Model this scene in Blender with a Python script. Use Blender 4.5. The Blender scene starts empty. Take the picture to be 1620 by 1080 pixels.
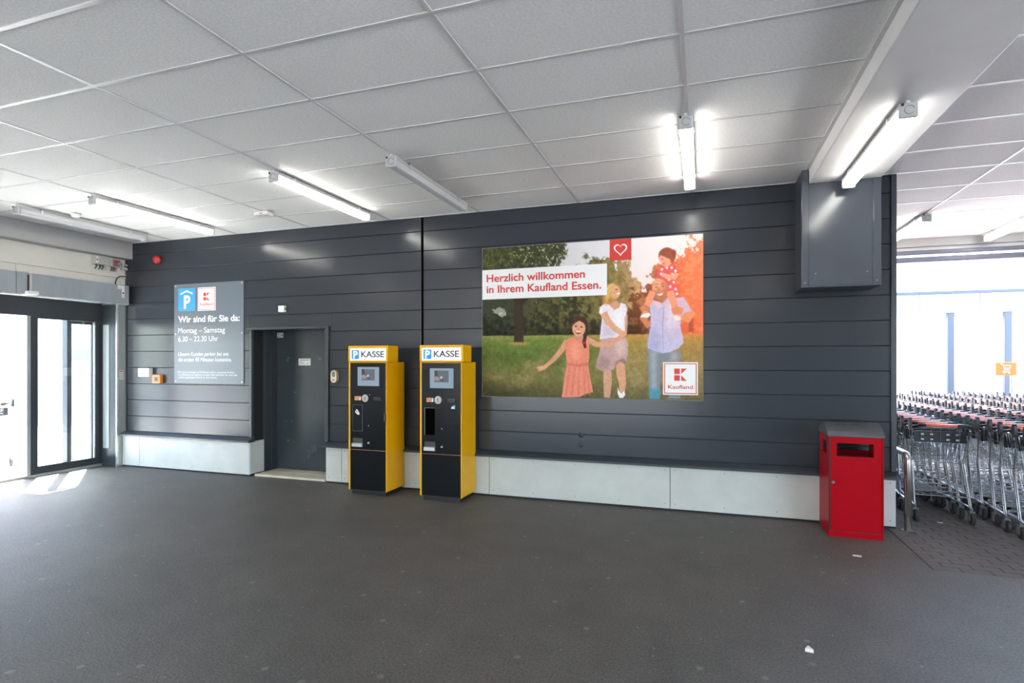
import bpy, bmesh, math, random
import numpy as np
from mathutils import Vector

random.seed(7)
np.random.seed(7)
SC = bpy.context.scene
COL = SC.collection

# ------------------------------------------------------------------ camera, sky, sun, exposure
cam_data = bpy.data.cameras.new('camera')
cam_data.sensor_width = 36.0
cam_data.lens = 19.81
cam_data.shift_y = 0.0195
cam_data.clip_end = 300
camera = bpy.data.objects.new('camera', cam_data)
camera.location = (0, 0, 1.63)
camera.rotation_euler = (math.pi / 2, 0, 0.3252)
COL.objects.link(camera)
SC.camera = camera

SC.view_settings.view_transform = 'Standard'
SC.view_settings.look = 'None'
SC.view_settings.exposure = 1.95
SC.view_settings.gamma = 1.0
SC.view_settings.use_curve_mapping = False

SUN_AZ = math.atan2(-0.78, 0.62)          # the sun stands behind the left end of the long wall
SUN_EL = math.radians(53)
world = bpy.data.worlds.new('world')
SC.world = world
world.use_nodes = True
wn = world.node_tree
sky = wn.nodes.new('ShaderNodeTexSky')
sky.sky_type = 'NISHITA'
sky.sun_disc = False
sky.sun_elevation = SUN_EL
sky.sun_rotation = SUN_AZ
sky.dust_density = 2.0
sky.air_density = 1.0
wn.links.new(sky.outputs[0], wn.nodes['Background'].inputs[0])
wn.nodes['Background'].inputs[1].default_value = 0.75

sun_data = bpy.data.lights.new('sun', 'SUN')
sun_data.energy = 15.0
sun_data.angle = math.radians(0.6)
sun_data.color = (1.0, 0.95, 0.88)
sun = bpy.data.objects.new('sun', sun_data)
to_sun = Vector((-0.78 * math.cos(SUN_EL), 0.62 * math.cos(SUN_EL), math.sin(SUN_EL)))
sun.rotation_euler = to_sun.to_track_quat('Z', 'Y').to_euler()
sun.location = (-12, 12, 12)
COL.objects.link(sun)

TUBE_POWER = 5.2

# ------------------------------------------------------------------ materials
def lin(c):
    return tuple(((v / 12.92) if v <= 0.04045 else ((v + 0.055) / 1.055) ** 2.4) for v in c)

def mat(name, color, rough=0.5, metal=0.0, spec=0.5, vary=0.0, vscale=3.0, vstretch=(1, 1, 1),
        bump=0.0, bscale=60.0, bstretch=(1, 1, 1), rvary=0.0, coat=0.0):
    m = bpy.data.materials.new(name)
    m.use_nodes = True
    nt = m.node_tree
    b = nt.nodes['Principled BSDF']
    b.inputs['Base Color'].default_value = (*color, 1)
    b.inputs['Roughness'].default_value = rough
    b.inputs['Metallic'].default_value = metal
    b.inputs['Specular IOR Level'].default_value = spec
    b.inputs['Coat Weight'].default_value = coat
    b.inputs['Coat Roughness'].default_value = 0.12
    if vary or bump or rvary:
        tc = nt.nodes.new('ShaderNodeTexCoord')
    def noise(scale, stretch, detail=4):
        mp = nt.nodes.new('ShaderNodeMapping')
        mp.inputs['Scale'].default_value = stretch
        nt.links.new(tc.outputs['Object'], mp.inputs[0])
        n = nt.nodes.new('ShaderNodeTexNoise')
        n.inputs['Scale'].default_value = scale
        n.inputs['Detail'].default_value = detail
        nt.links.new(mp.outputs[0], n.inputs['Vector'])
        return n
    if vary:
        n = noise(vscale, vstretch)
        mr = nt.nodes.new('ShaderNodeMapRange')
        mr.inputs[1].default_value = 0.3
        mr.inputs[2].default_value = 0.7
        mr.inputs[3].default_value = 1 - vary
        mr.inputs[4].default_value = 1 + vary
        nt.links.new(n.outputs[0], mr.inputs[0])
        mx = nt.nodes.new('ShaderNodeMix')
        mx.data_type = 'RGBA'
        mx.blend_type = 'MULTIPLY'
        mx.inputs[0].default_value = 1
        mx.inputs[6].default_value = (*color, 1)
        nt.links.new(mr.outputs[0], mx.inputs[7])
        nt.links.new(mx.outputs[2], b.inputs['Base Color'])
    if rvary:
        n = noise(vscale * 1.7, vstretch)
        mr = nt.nodes.new('ShaderNodeMapRange')
        mr.inputs[1].default_value = 0.3
        mr.inputs[2].default_value = 0.7
        mr.inputs[3].default_value = rough - rvary
        mr.inputs[4].default_value = rough + rvary
        nt.links.new(n.outputs[0], mr.inputs[0])
        nt.links.new(mr.outputs[0], b.inputs['Roughness'])
    if bump:
        n = noise(bscale, bstretch, 2)
        bp = nt.nodes.new('ShaderNodeBump')
        bp.inputs['Strength'].default_value = bump
        bp.inputs['Distance'].default_value = 0.01
        nt.links.new(n.outputs[0], bp.inputs['Height'])
        nt.links.new(bp.outputs[0], b.inputs['Normal'])
    return m

def emit(name, color, strength):
    m = bpy.data.materials.new(name)
    m.use_nodes = True
    b = m.node_tree.nodes['Principled BSDF']
    b.inputs['Base Color'].default_value = (*[0.3 * min(1, c) for c in color], 1)
    b.inputs['Emission Color'].default_value = (*color, 1)
    b.inputs['Emission Strength'].default_value = strength
    return m

def glass_mat():
    m = bpy.data.materials.new('clear_glass')
    m.use_nodes = True
    nt = m.node_tree
    nt.nodes.clear()
    out = nt.nodes.new('ShaderNodeOutputMaterial')
    tr = nt.nodes.new('ShaderNodeBsdfTransparent')
    tr.inputs[0].default_value = (0.93, 0.96, 0.95, 1)
    gl = nt.nodes.new('ShaderNodeBsdfGlossy')
    gl.inputs['Roughness'].default_value = 0.02
    lw = nt.nodes.new('ShaderNodeLayerWeight')
    lw.inputs[0].default_value = 0.5
    pw = nt.nodes.new('ShaderNodeMath')
    pw.operation = 'POWER'
    pw.inputs[1].default_value = 4.0
    nt.links.new(lw.outputs['Facing'], pw.inputs[0])
    fr = nt.nodes.new('ShaderNodeMapRange')
    fr.inputs[3].default_value = 0.04
    fr.inputs[4].default_value = 0.8
    nt.links.new(pw.outputs[0], fr.inputs[0])
    mx = nt.nodes.new('ShaderNodeMixShader')
    nt.links.new(fr.outputs[0], mx.inputs[0])
    nt.links.new(tr.outputs[0], mx.inputs[1])
    nt.links.new(gl.outputs[0], mx.inputs[2])
    nt.links.new(mx.outputs[0], out.inputs[0])
    return m

def asphalt_mat():
    m = mat('asphalt', (0.085, 0.082, 0.078), rough=0.5, spec=0.36)
    nt = m.node_tree
    b = nt.nodes['Principled BSDF']
    tc = nt.nodes.new('ShaderNodeTexCoord')
    def noise(scale, detail=3, rough=0.6):
        n = nt.nodes.new('ShaderNodeTexNoise')
        n.inputs['Scale'].default_value = scale
        n.inputs['Detail'].default_value = detail
        n.inputs['Roughness'].default_value = rough
        nt.links.new(tc.outputs['Object'], n.inputs['Vector'])
        return n
    def ramp(src, a, b_, ca, cb):
        r = nt.nodes.new('ShaderNodeValToRGB')
        r.color_ramp.elements[0].position = a
        r.color_ramp.elements[1].position = b_
        r.color_ramp.elements[0].color = (*ca, 1)
        r.color_ramp.elements[1].color = (*cb, 1)
        nt.links.new(src, r.inputs[0])
        return r
    def mix(kind, fac, a, c):
        x = nt.nodes.new('ShaderNodeMix')
        x.data_type = 'RGBA'
        x.blend_type = kind
        if isinstance(fac, float):
            x.inputs[0].default_value = fac
        else:
            nt.links.new(fac, x.inputs[0])
        nt.links.new(a, x.inputs[6])
        if isinstance(c, tuple):
            x.inputs[7].default_value = (*c, 1)
        else:
            nt.links.new(c, x.inputs[7])
        return x.outputs[2]
    grain = ramp(noise(75, 6, 0.8).outputs[0], 0.36, 0.64, (0.038, 0.036, 0.034), (0.168, 0.156, 0.141))
    stain = ramp(noise(0.9, 6).outputs[0], 0.3, 0.7, (0.82, 0.82, 0.82), (1.12, 1.10, 1.06))
    col = mix('MULTIPLY', 1.0, grain.outputs[0], stain.outputs[0])
    streak = ramp(noise(3.5, 8, 0.7).outputs[0], 0.35, 0.6, (0.88, 0.88, 0.88), (1.05, 1.05, 1.05))
    col = mix('MULTIPLY', 1.0, col, streak.outputs[0])
    def flecks(scale, thr, keep, tint, soft=0.02):
        v = nt.nodes.new('ShaderNodeTexVoronoi')
        v.voronoi_dimensions = '2D'
        v.inputs['Scale'].default_value = scale
        nt.links.new(tc.outputs['Object'], v.inputs['Vector'])
        d = ramp(v.outputs['Distance'], thr, thr + soft, (1, 1, 1), (0, 0, 0))
        sep = nt.nodes.new('ShaderNodeSeparateColor')
        nt.links.new(v.outputs['Color'], sep.inputs[0])
        k = ramp(sep.outputs[0], keep, keep + 0.01, (0, 0, 0), (1, 1, 1))
        mm = nt.nodes.new('ShaderNodeMath')
        mm.operation = 'MULTIPLY'
        nt.links.new(d.outputs[0], mm.inputs[0])
        nt.links.new(k.outputs[0], mm.inputs[1])
        m2 = nt.nodes.new('ShaderNodeMath')
        m2.operation = 'MULTIPLY'
        m2.inputs[1].default_value = tint
        nt.links.new(mm.outputs[0], m2.inputs[0])
        return m2.outputs[0]
    col = mix('MIX', flecks(3.2, 0.05, 0.80, 0.4), col, (0.30, 0.29, 0.27))   # trodden chewing gum
    col = mix('MIX', flecks(8.0, 0.04, 0.88, 0.6), col, (0.36, 0.35, 0.33))    # small light grit
    nt.links.new(col, b.inputs['Base Color'])
    bp = nt.nodes.new('ShaderNodeBump')
    bp.inputs['Strength'].default_value = 0.8
    bp.inputs['Distance'].default_value = 0.012
    nt.links.new(noise(70, 5, 0.75).outputs[0], bp.inputs['Height'])
    nt.links.new(bp.outputs[0], b.inputs['Normal'])
    return m

M = {}
M['panel'] = mat('anthracite_panel', (0.031, 0.037, 0.046), rough=0.21, spec=0.45, vary=0.05, vscale=0.8)
M['trim_dark'] = mat('anthracite_trim', (0.040, 0.047, 0.058), rough=0.30, vary=0.06)
M['void'] = mat('dark_backing', (0.012, 0.013, 0.015), rough=0.7)
M['duct'] = mat('duct_sheet_metal', (0.066, 0.075, 0.09), rough=0.17, vary=0.07, vscale=2)
M['plinth'] = mat('plinth_board', (0.52, 0.52, 0.49), rough=0.45, vary=0.06, vscale=4, rvary=0.05)
M['screw'] = mat('screw_metal', (0.20, 0.20, 0.20), rough=0.4, metal=0.8)
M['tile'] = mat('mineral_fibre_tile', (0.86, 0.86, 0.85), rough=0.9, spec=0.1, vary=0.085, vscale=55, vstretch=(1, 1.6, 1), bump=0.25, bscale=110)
M['tile_bay'] = mat('mineral_fibre_tile_bay', (0.70, 0.68, 0.69), rough=0.9, spec=0.1, vary=0.085, vscale=55, vstretch=(1, 1.6, 1), bump=0.25, bscale=110)  # darker, pinker copy of the tile to tone down the bay's bright light
M['grid'] = mat('grid_white_steel', (0.62, 0.62, 0.62), rough=0.35)
M['white_paint'] = mat('white_painted_concrete', (0.66, 0.65, 0.65), rough=0.55, vary=0.05, vscale=2.5, bump=0.15, bscale=9)
M['rear_wall'] = mat('grey_rear_wall', (0.25, 0.25, 0.25), rough=0.7)
M['beam_grey'] = mat('grey_painted_concrete', (0.42, 0.415, 0.41), rough=0.6, vary=0.05, vscale=2.5)
M['cream'] = mat('cream_wall_paint', (0.64, 0.62, 0.57), rough=0.6, vary=0.04, vscale=2)
M['operator'] = mat('grey_sheet_steel', (0.29, 0.32, 0.345), rough=0.33, vary=0.10, vscale=2.2, vstretch=(1, 3, 0.7))
M['post'] = mat('brushed_aluminium', (0.42, 0.45, 0.45), rough=0.30, metal=0.6, vary=0.06)
M['bright'] = mat('bright_aluminium', (0.75, 0.78, 0.78), rough=0.25, metal=0.8)
M['frame'] = mat('dark_door_frame', (0.030, 0.036, 0.044), rough=0.30)
M['steel_door'] = mat('dark_lift_door', (0.034, 0.043, 0.052), rough=0.24, vary=0.12, vscale=2.5, rvary=0.04, spec=0.6)
M['tile_beige'] = mat('beige_floor_tile', (0.55, 0.50, 0.38), rough=0.4, vary=0.06, vscale=6)
M['glass'] = glass_mat()
M['asphalt'] = asphalt_mat()
M['paver'] = mat('concrete_paver', (0.105, 0.092, 0.085), rough=0.75, vary=0.14, vscale=9, bump=0.25, bscale=90)
M['joint'] = mat('mossy_joint_sand', (0.045, 0.042, 0.030), rough=0.9)
M['concrete'] = mat('sunlit_concrete', (0.55, 0.55, 0.53), rough=0.8, vary=0.08, vscale=1.5)
M['yellow'] = mat('yellow_powder_coat', (0.78, 0.39, 0.0005), rough=0.35, spec=0.35, vary=0.03)
M['black_panel'] = mat('black_front_panel', (0.006, 0.007, 0.009), rough=0.20, spec=0.28, vary=0.1)
M['black'] = mat('black_plastic', (0.012, 0.012, 0.014), rough=0.4)
M['black_deep'] = mat('black_recess', (0.004, 0.004, 0.005), rough=0.6)
M['silver'] = mat('silver_steel', (0.62, 0.63, 0.65), rough=0.32, metal=0.5)
M['chrome'] = mat('zinc_wire', (0.36, 0.38, 0.41), rough=0.22, metal=0.9)
M['stainless'] = mat('stainless_tube', (0.50, 0.49, 0.48), rough=0.26, metal=0.9)
M['coin'] = mat('coin_plate', (0.46, 0.45, 0.42), rough=0.4, metal=0.4)
M['white'] = mat('white_print', (0.80, 0.80, 0.80), rough=0.4)
M['white_plastic'] = mat('white_plastic', (0.72, 0.72, 0.70), rough=0.4)
M['lamp_housing'] = mat('lamp_housing_grey', (0.46, 0.46, 0.45), rough=0.5)
M['lamp_off'] = mat('unlit_diffuser', (0.62, 0.63, 0.65), rough=0.2)
M['lamp_on'] = emit('lit_diffuser', (1.0, 0.97, 0.91), TUBE_POWER)
M['sign_lit'] = emit('backlit_sign_white', (0.95, 0.97, 1.0), 0.26)
M['red'] = mat('red_powder_coat', (0.36, 0.002, 0.008), rough=0.32, spec=0.10, vary=0.04)
M['red_inside'] = mat('red_inner_steel', (0.22, 0.006, 0.010), rough=0.5)
M['lid'] = mat('grey_lid_steel', (0.10, 0.10, 0.11), rough=0.34, metal=0.3, vary=0.15, vscale=6)
M['sign_grey'] = mat('grey_sign_sheet', (0.125, 0.15, 0.175), rough=0.30)
M['blue'] = mat('blue_print', (0.045, 0.30, 0.72), rough=0.35)
M['red_print'] = mat('red_print', (0.62, 0.035, 0.022), rough=0.4)
M['grey_print'] = mat('dark_grey_print', (0.03, 0.035, 0.045), rough=0.5)
M['red_lens'] = mat('red_lens', (0.50, 0.02, 0.03), rough=0.2)
M['orange'] = mat('orange_plastic', (0.80, 0.24, 0.03), rough=0.4)
M['beige'] = mat('beige_plastic', (0.62, 0.54, 0.38), rough=0.4)
M['green'] = mat('green_print', (0.05, 0.22, 0.03), rough=0.4)
M['cyan'] = mat('light_blue_print', (0.10, 0.42, 0.66), rough=0.4)
M['cable'] = mat('dark_cable', (0.02, 0.02, 0.02), rough=0.5)
M['grey_plastic'] = mat('light_grey_plastic', (0.45, 0.45, 0.43), rough=0.5)
M['mid_grey'] = mat('mid_grey_plastic', (0.14, 0.15, 0.16), rough=0.5)
M['coral'] = mat('coral_handle', (0.74, 0.13, 0.07), rough=0.22, coat=1.0)
M['leg_steel'] = mat('bright_leg_steel', (0.68, 0.69, 0.70), rough=0.22, metal=0.9)
M['dark_grey'] = mat('dark_grey_plastic', (0.035, 0.033, 0.033), rough=0.4)
M['grid_bay'] = mat('grid_white_steel_skylit', (0.86, 0.86, 0.88), rough=0.3)  # lighter copy of the grid colour, sky reflection on the bay runners put in
M['shutter'] = mat('shutter_blue_grey', (0.13, 0.14, 0.19), rough=0.4)
M['gap'] = mat('black_gap', (0.002, 0.002, 0.002), rough=0.9, spec=0.0)
M['rubber'] = mat('dark_grey_rubber', (0.035, 0.035, 0.035), rough=0.7)
M['facade'] = mat('white_facade', (0.78, 0.78, 0.76), rough=0.7, vary=0.03)
M['fascia'] = mat('pale_fascia_panel', (0.24, 0.27, 0.30), rough=0.45)
M['facade_post'] = mat('blue_grey_post', (0.055, 0.065, 0.085), rough=0.5)
M['window'] = mat('far_window_glass', (0.20, 0.30, 0.36), rough=0.1)
M['screen_bg'] = emit('screen_blue_grey', (0.36, 0.47, 0.58), 0.11)
M['screen_pic'] = emit('screen_picture_grey', (0.16, 0.18, 0.22), 0.10)
M['screen_pink'] = emit('screen_picture_skin', (0.55, 0.32, 0.32), 0.10)
M['screen_dark'] = emit('screen_picture_dark', (0.05, 0.055, 0.06), 0.09)
M['screen_light'] = emit('screen_picture_light', (0.62, 0.66, 0.70), 0.11)
M['note'] = mat('banknote_orange_print', (0.62, 0.25, 0.13), rough=0.5, vary=0.4, vscale=40)
M['paper'] = mat('white_paper', (0.75, 0.74, 0.70), rough=0.8)

# ------------------------------------------------------------------ mesh helpers
class MB:
    def __init__(s):
        s.v, s.f = [], []
    def add(s, v, f):
        n = len(s.v)
        s.v += [tuple(p) for p in v]
        s.f += [tuple(i + n for i in q) for q in f]
        return s
    def box(s, x0, x1, y0, y1, z0, z1):
        v = [(x, y, z) for z in (z0, z1) for y in (y0, y1) for x in (x0, x1)]
        return s.add(v, [(0, 2, 3, 1), (4, 5, 7, 6), (0, 1, 5, 4), (2, 6, 7, 3), (0, 4, 6, 2), (1, 3, 7, 5)])
    def rbox(s, x0, x1, y0, y1, z0, z1, r, seg=1):
        bm = bmesh.new()
        bmesh.ops.create_cube(bm, size=1)
        for p in bm.verts:
            p.co = ((x0 + x1) / 2 + p.co.x * (x1 - x0), (y0 + y1) / 2 + p.co.y * (y1 - y0), (z0 + z1) / 2 + p.co.z * (z1 - z0))
        bmesh.ops.bevel(bm, geom=bm.edges[:], offset=r, segments=seg, affect='EDGES', profile=0.5)
        bm.verts.index_update()
        s.add([p.co[:] for p in bm.verts], [[q.index for q in f.verts] for f in bm.faces])
        bm.free()
        return s
    def prism(s, pts, axis, a, b):
        """closed outline pts (2-D) swept along an axis ('x','y','z') from a to b"""
        def P(p, h):
            return {'x': (h, p[0], p[1]), 'y': (p[0], h, p[1]), 'z': (p[0], p[1], h)}[axis]
        n = len(pts)
        v = [P(p, a) for p in pts] + [P(p, b) for p in pts]
        f = [tuple(range(n))[::-1], tuple(range(n, 2 * n))]
        f += [(i, (i + 1) % n, (i + 1) % n + n, i + n) for i in range(n)]
        return s.add(v, f)
    def tube(s, pts, r, n=6, cap=True):
        P = [Vector(p) for p in pts]
        R = r if isinstance(r, (list, tuple)) else [r] * len(P)
        up = None
        v, f = [], []
        for i, p in enumerate(P):
            d = (P[min(i + 1, len(P) - 1)] - P[max(i - 1, 0)]).normalized()
            if up is None:
                up = Vector((0, 0, 1)) if abs(d.z) < 0.9 else Vector((1, 0, 0))
            a = d.cross(up).normalized()
            up = a.cross(d).normalized()
            for k in range(n):
                t = 2 * math.pi * (k + 0.5) / n
                v.append(p + a * (math.cos(t) * R[i]) + up * (math.sin(t) * R[i]))
        for i in range(len(P) - 1):
            for k in range(n):
                f.append((i * n + k, i * n + (k + 1) % n, (i + 1) * n + (k + 1) % n, (i + 1) * n + k))
        if cap:
            f.append(tuple(range(n))[::-1])
            f.append(tuple((len(P) - 1) * n + k for k in range(n)))
        return s.add(v, f)
    def lathe(s, prof, axis='z', c=(0, 0, 0), n=16):
        """prof: (radius, height) pairs, turned about an axis"""
        v, f = [], []
        for r, h in prof:
            for k in range(n):
                t = 2 * math.pi * k / n
                q = (r * math.cos(t), r * math.sin(t))
                p = {'z': (q[0], q[1], h), 'y': (q[0], h, q[1]), 'x': (h, q[0], q[1])}[axis]
                v.append((p[0] + c[0], p[1] + c[1], p[2] + c[2]))
        for i in range(len(prof) - 1):
            for k in range(n):
                f.append((i * n + k, i * n + (k + 1) % n, (i + 1) * n + (k + 1) % n, (i + 1) * n + k))
        f.append(tuple(range(n))[::-1])
        f.append(tuple((len(prof) - 1) * n + k for k in range(n)))
        return s.add(v, f)
    def mesh(s, name, material, smooth=False):
        me = bpy.data.meshes.new(name)
        me.from_pydata(s.v, [], s.f)
        bm = bmesh.new()
        bm.from_mesh(me)
        bmesh.ops.recalc_face_normals(bm, faces=bm.faces[:])
        bm.to_mesh(me)
        bm.free()
        if smooth:
            me.polygons.foreach_set('use_smooth', [True] * len(me.polygons))
        me.materials.append(material)
        return me
    def obj(s, name, material, parent=None, smooth=False):
        return link(name, s.mesh(name, material, smooth), parent)

def link(name, me, parent=None, loc=None):
    o = bpy.data.objects.new(name, me)
    if parent is not None:
        o.parent = parent
    if loc is not None:
        o.location = loc
    COL.objects.link(o)
    return o

def thing(name, label, cat, loc=(0, 0, 0), rz=0.0, group=None):
    o = bpy.data.objects.new(name, None)
    o.empty_display_size = 0.1
    o.location = loc
    o.rotation_euler = (0, 0, rz)
    COL.objects.link(o)
    o['label'] = label
    o['category'] = cat
    if group:
        o['group'] = group
    return o

def tag(o, label, cat, group=None):
    o['label'] = label
    o['category'] = cat
    if group:
        o['group'] = group
    return o

def structure(o):
    o['kind'] = 'structure'
    return o

def stuff(o):
    o['kind'] = 'stuff'
    return o

def dup(root, loc, rz=None, label=None, group=None):
    r = root.copy()
    COL.objects.link(r)
    r.location = loc
    if rz is not None:
        r.rotation_euler = (0, 0, rz)
    if label:
        r['label'] = label
    if group:
        r['group'] = group
    for ch in list(root.children):
        c = ch.copy()
        COL.objects.link(c)
        c.parent = r
        for g in list(ch.children):
            d = g.copy()
            COL.objects.link(d)
            d.parent = c
    return r

def text(body, parent, material, x, z, y, width=None, cap=None, bold=0.0, slant=0.0, name='lettering', right=False, thick=0.0015):
    """lettering on a plane that faces the room (-Y): left end at x, baseline z, front at y"""
    cu = bpy.data.curves.new(name, 'FONT')
    cu.body = body
    cu.size = 1.0
    cu.offset = bold
    cu.shear = slant
    cu.extrude = 0.01
    tmp = bpy.data.objects.new(name, cu)
    me = bpy.data.meshes.new_from_object(tmp)
    bpy.data.objects.remove(tmp)
    n = len(me.vertices)
    co = np.empty(n * 3, np.float32)
    me.vertices.foreach_get('co', co)
    co = co.reshape(n, 3)
    lo, hi = co.min(0), co.max(0)
    sy = cap / 0.70 if cap else None
    sx = width / (hi[0] - lo[0]) if width else sy
    if sy is None:
        sy = sx
    out = np.empty_like(co)
    out[:, 0] = (co[:, 0] - lo[0]) * sx
    out[:, 1] = -(co[:, 2] / 0.01) * thick * 0.5 - thick * 0.5
    out[:, 2] = co[:, 1] * sy
    me.vertices.foreach_set('co', out.reshape(-1))
    me.update()
    me.materials.clear()
    me.materials.append(material)
    return link(name, me, parent, (x, y, z))

def plate(parent, material, pts, y, name, thick=0.0015):
    """a flat printed shape on a wall plane: outline pts (x, z), its front at y - thick"""
    return MB().prism(pts, 'y', y - thick, y).obj(name, material, parent)

def rect(x0, x1, z0, z1):
    return [(x0, z0), (x1, z0), (x1, z1), (x0, z1)]

def ring(parent, material, x0, x1, z0, z1, w, y, name, thick=0.0015):
    m = MB()
    for a in ((x0, x1, z0, z0 + w), (x0, x1, z1 - w, z1), (x0, x0 + w, z0 + w, z1 - w), (x1 - w, x1, z0 + w, z1 - w)):
        m.box(a[0], a[1], y - thick, y, a[2], a[3])
    return m.obj(name, material, parent)

def shop_logo(parent, x0, x1, z0, z1, y, k, namew, nz, border):
    """white plate with a red border line, a red K of four pieces and the shop's name"""
    lp = plate(parent, M['white'], rect(x0, x1, z0, z1), y, 'logo_plate', 0.002)
    yy = y - 0.002
    d = (x1 - x0) * 0.035
    ring(lp, M['red_print'], x0 + d, x1 - d, z0 + d, z1 - d, border, yy, 'border_line')
    kx0, kx1, kz0, kz1 = k
    w, h = kx1 - kx0, kz1 - kz0
    g = w * 0.05
    mx, mz = kx0 + w * 0.5, (kz0 + kz1) / 2
    km = MB()
    for pts in (rect(kx0, mx - g, mz + g, kz1), rect(kx0, mx - g, kz0, mz - g),
                [(mx + g, mz + g), (kx1, kz1), (mx + g, kz1)], [(mx + g, mz - g), (mx + g, kz0), (kx1, kz0)]):
        km.prism(pts, 'y', yy - 0.0015, yy)
    km.obj('emblem', M['red_print'], lp)
    text('Kaufland', lp, M['red_print'], namew[0], nz, yy, width=namew[1] - namew[0], cap=(z1 - z0) * 0.115, bold=0.012)
    return lp

# ------------------------------------------------------------------ dimensions of the hall
W = 6.448           # front of the cladding on the long wall
CEIL = 3.4685
GX0, GX = -5.106, 1.25
GY0, GY = 2.683, 0.627
XL = -8.575         # left wall
XR = 1.808          # right end of the long wall
YB = -9.0           # rear of the hall, behind the viewer

# ------------------------------------------------------------------ floor, paving, ground outside
fl = MB().box(-9.12, 1.713, YB, 6.47, -0.10, 0.0).box(1.713, 8.0, YB, 5.235, -0.10, 0.0).box(-6.3, -4.6, 6.47, 7.10, -0.10, 0.0)
floor = structure(fl.obj('floor', M['asphalt']))
structure(MB().box(-70, 70, -30, 60, -0.30, -0.10).obj('ground', M['concrete']))
structure(MB().box(-30, -9.12, -12, 30, -0.10, -0.012).obj('forecourt', M['concrete']))

pave = structure(MB().box(1.713, 8.0, 5.235, 20.0, -0.10, -0.014).obj('pavement', M['joint']))
PL, PW = 0.20, 0.10
paver_me = [MB().rbox(0.0025, PL - 0.0025, 0.0025, PW - 0.0025, -0.05, 0.0, 0.003).mesh('paver', M['paver']) for _ in range(1)][0]
half_me = MB().rbox(0.0025, PL / 2 - 0.0025, 0.0025, PW - 0.0025, -0.05, 0.0, 0.003).mesh('half_paver', M['paver'])
rest = MB()
for j in range(80):
    y = 5.24 + j * PW
    off = -PL / 2 if j % 2 else 0.0
    for i in range(33):
        x = 1.72 + off + i * PL
        dz = random.uniform(-0.002, 0.0)
        if x < 1.713:
            if y < 7.9:
                link('paver', half_me, pave, (x + PL / 2, y, dz))
            continue
        if y < 7.9 and x < 3.3:
            link('paver', paver_me, pave, (x, y, dz))
        elif y < 13 and x < 7.75:
            rest.box(x + 0.002, x + PL - 0.002, y + 0.002, y + PW - 0.002, -0.05, 0.0)
stuff(rest.obj('far_pavers', M['paver'], pave))

# ------------------------------------------------------------------ suspended ceiling: slab, runners, tiles
ceil = structure(MB().box(-8.9, 8.0, YB, 10.3, 3.484, 3.62).obj('ceiling', M['white_paint']))
def runner_y(x, y0, y1, m='grid'):
    MB().box(x - 0.012, x + 0.012, y0, y1, CEIL, 3.483).obj('ceiling_runner', M[m], ceil)
def runner_x(y, x0, x1, m='grid'):
    MB().box(x0, x1, y - 0.012, y + 0.012, CEIL + 0.0006, 3.483).obj('ceiling_cross_runner', M[m], ceil)
tile_cache = {}
def tiles(xs, ys, m='tile'):
    for a, b in zip(xs, xs[1:]):
        for c, d in zip(ys, ys[1:]):
            k = (m, round(b - a, 3), round(d - c, 3))
            if k not in tile_cache:
                tile_cache[k] = MB().rbox(0.006, b - a - 0.006, 0.006, d - c - 0.006, 0, 0.009, 0.0015).mesh('ceiling_tile', M[m])
            link('ceiling_tile', tile_cache[k], ceil, (a, c, 3.4745))
xs = [-8.42] + [GX0 + GX * i for i in range(-2, 5)] + [0.975]
ys = [GY0 + GY * j for j in range(-2, 7)]
for x in xs[1:-1]:
    runner_y(x, -6.0, W - 0.002)
for y in [GY0 + GY * j for j in range(-10, 6)]:
    runner_x(y, -8.42, 0.975)
MB().box(0.945, 0.974, -6.0, 6.04, CEIL, 3.483).obj('wall_angle', M['grid'], ceil)
MB().box(-8.42, 0.909, W - 0.022, W, CEIL, 3.483).obj('wall_angle', M['grid'], ceil)
tiles(xs, ys)
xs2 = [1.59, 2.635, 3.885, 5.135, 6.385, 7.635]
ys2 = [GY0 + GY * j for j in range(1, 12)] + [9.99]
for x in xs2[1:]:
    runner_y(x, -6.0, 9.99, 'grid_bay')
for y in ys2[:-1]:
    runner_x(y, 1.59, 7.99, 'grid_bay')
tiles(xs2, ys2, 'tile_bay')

# ------------------------------------------------------------------ beams and far lintel
structure(MB().rbox(-8.9, -8.42, YB, W - 0.001, 3.217, 3.48, 0.012, 2).obj('trim_1', M['beam_grey']))
structure(MB().rbox(0.975, 1.58, YB, 6.055, 3.34, 3.48, 0.008, 2).obj('trim_2', M['white_paint']))
structure(MB().box(1.6, 8.0, 10.0, 10.25, 3.357, 3.484).obj('trim_3', M['beam_grey']))
lint = structure(MB().box(1.6, 8.0, 10.06, 10.25, 3.302, 3.357).obj('trim_4', M['white_paint']))
MB().rbox(1.6, 8.0, 10.0, 10.08, 3.240, 3.302, 0.01).obj('shutter_guide', M['shutter'], lint)
MB().rbox(1.6, 8.0, 10.0, 10.09, 3.126, 3.206, 0.015, 2).obj('shutter_bottom_bar', M['shutter'], lint)

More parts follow.
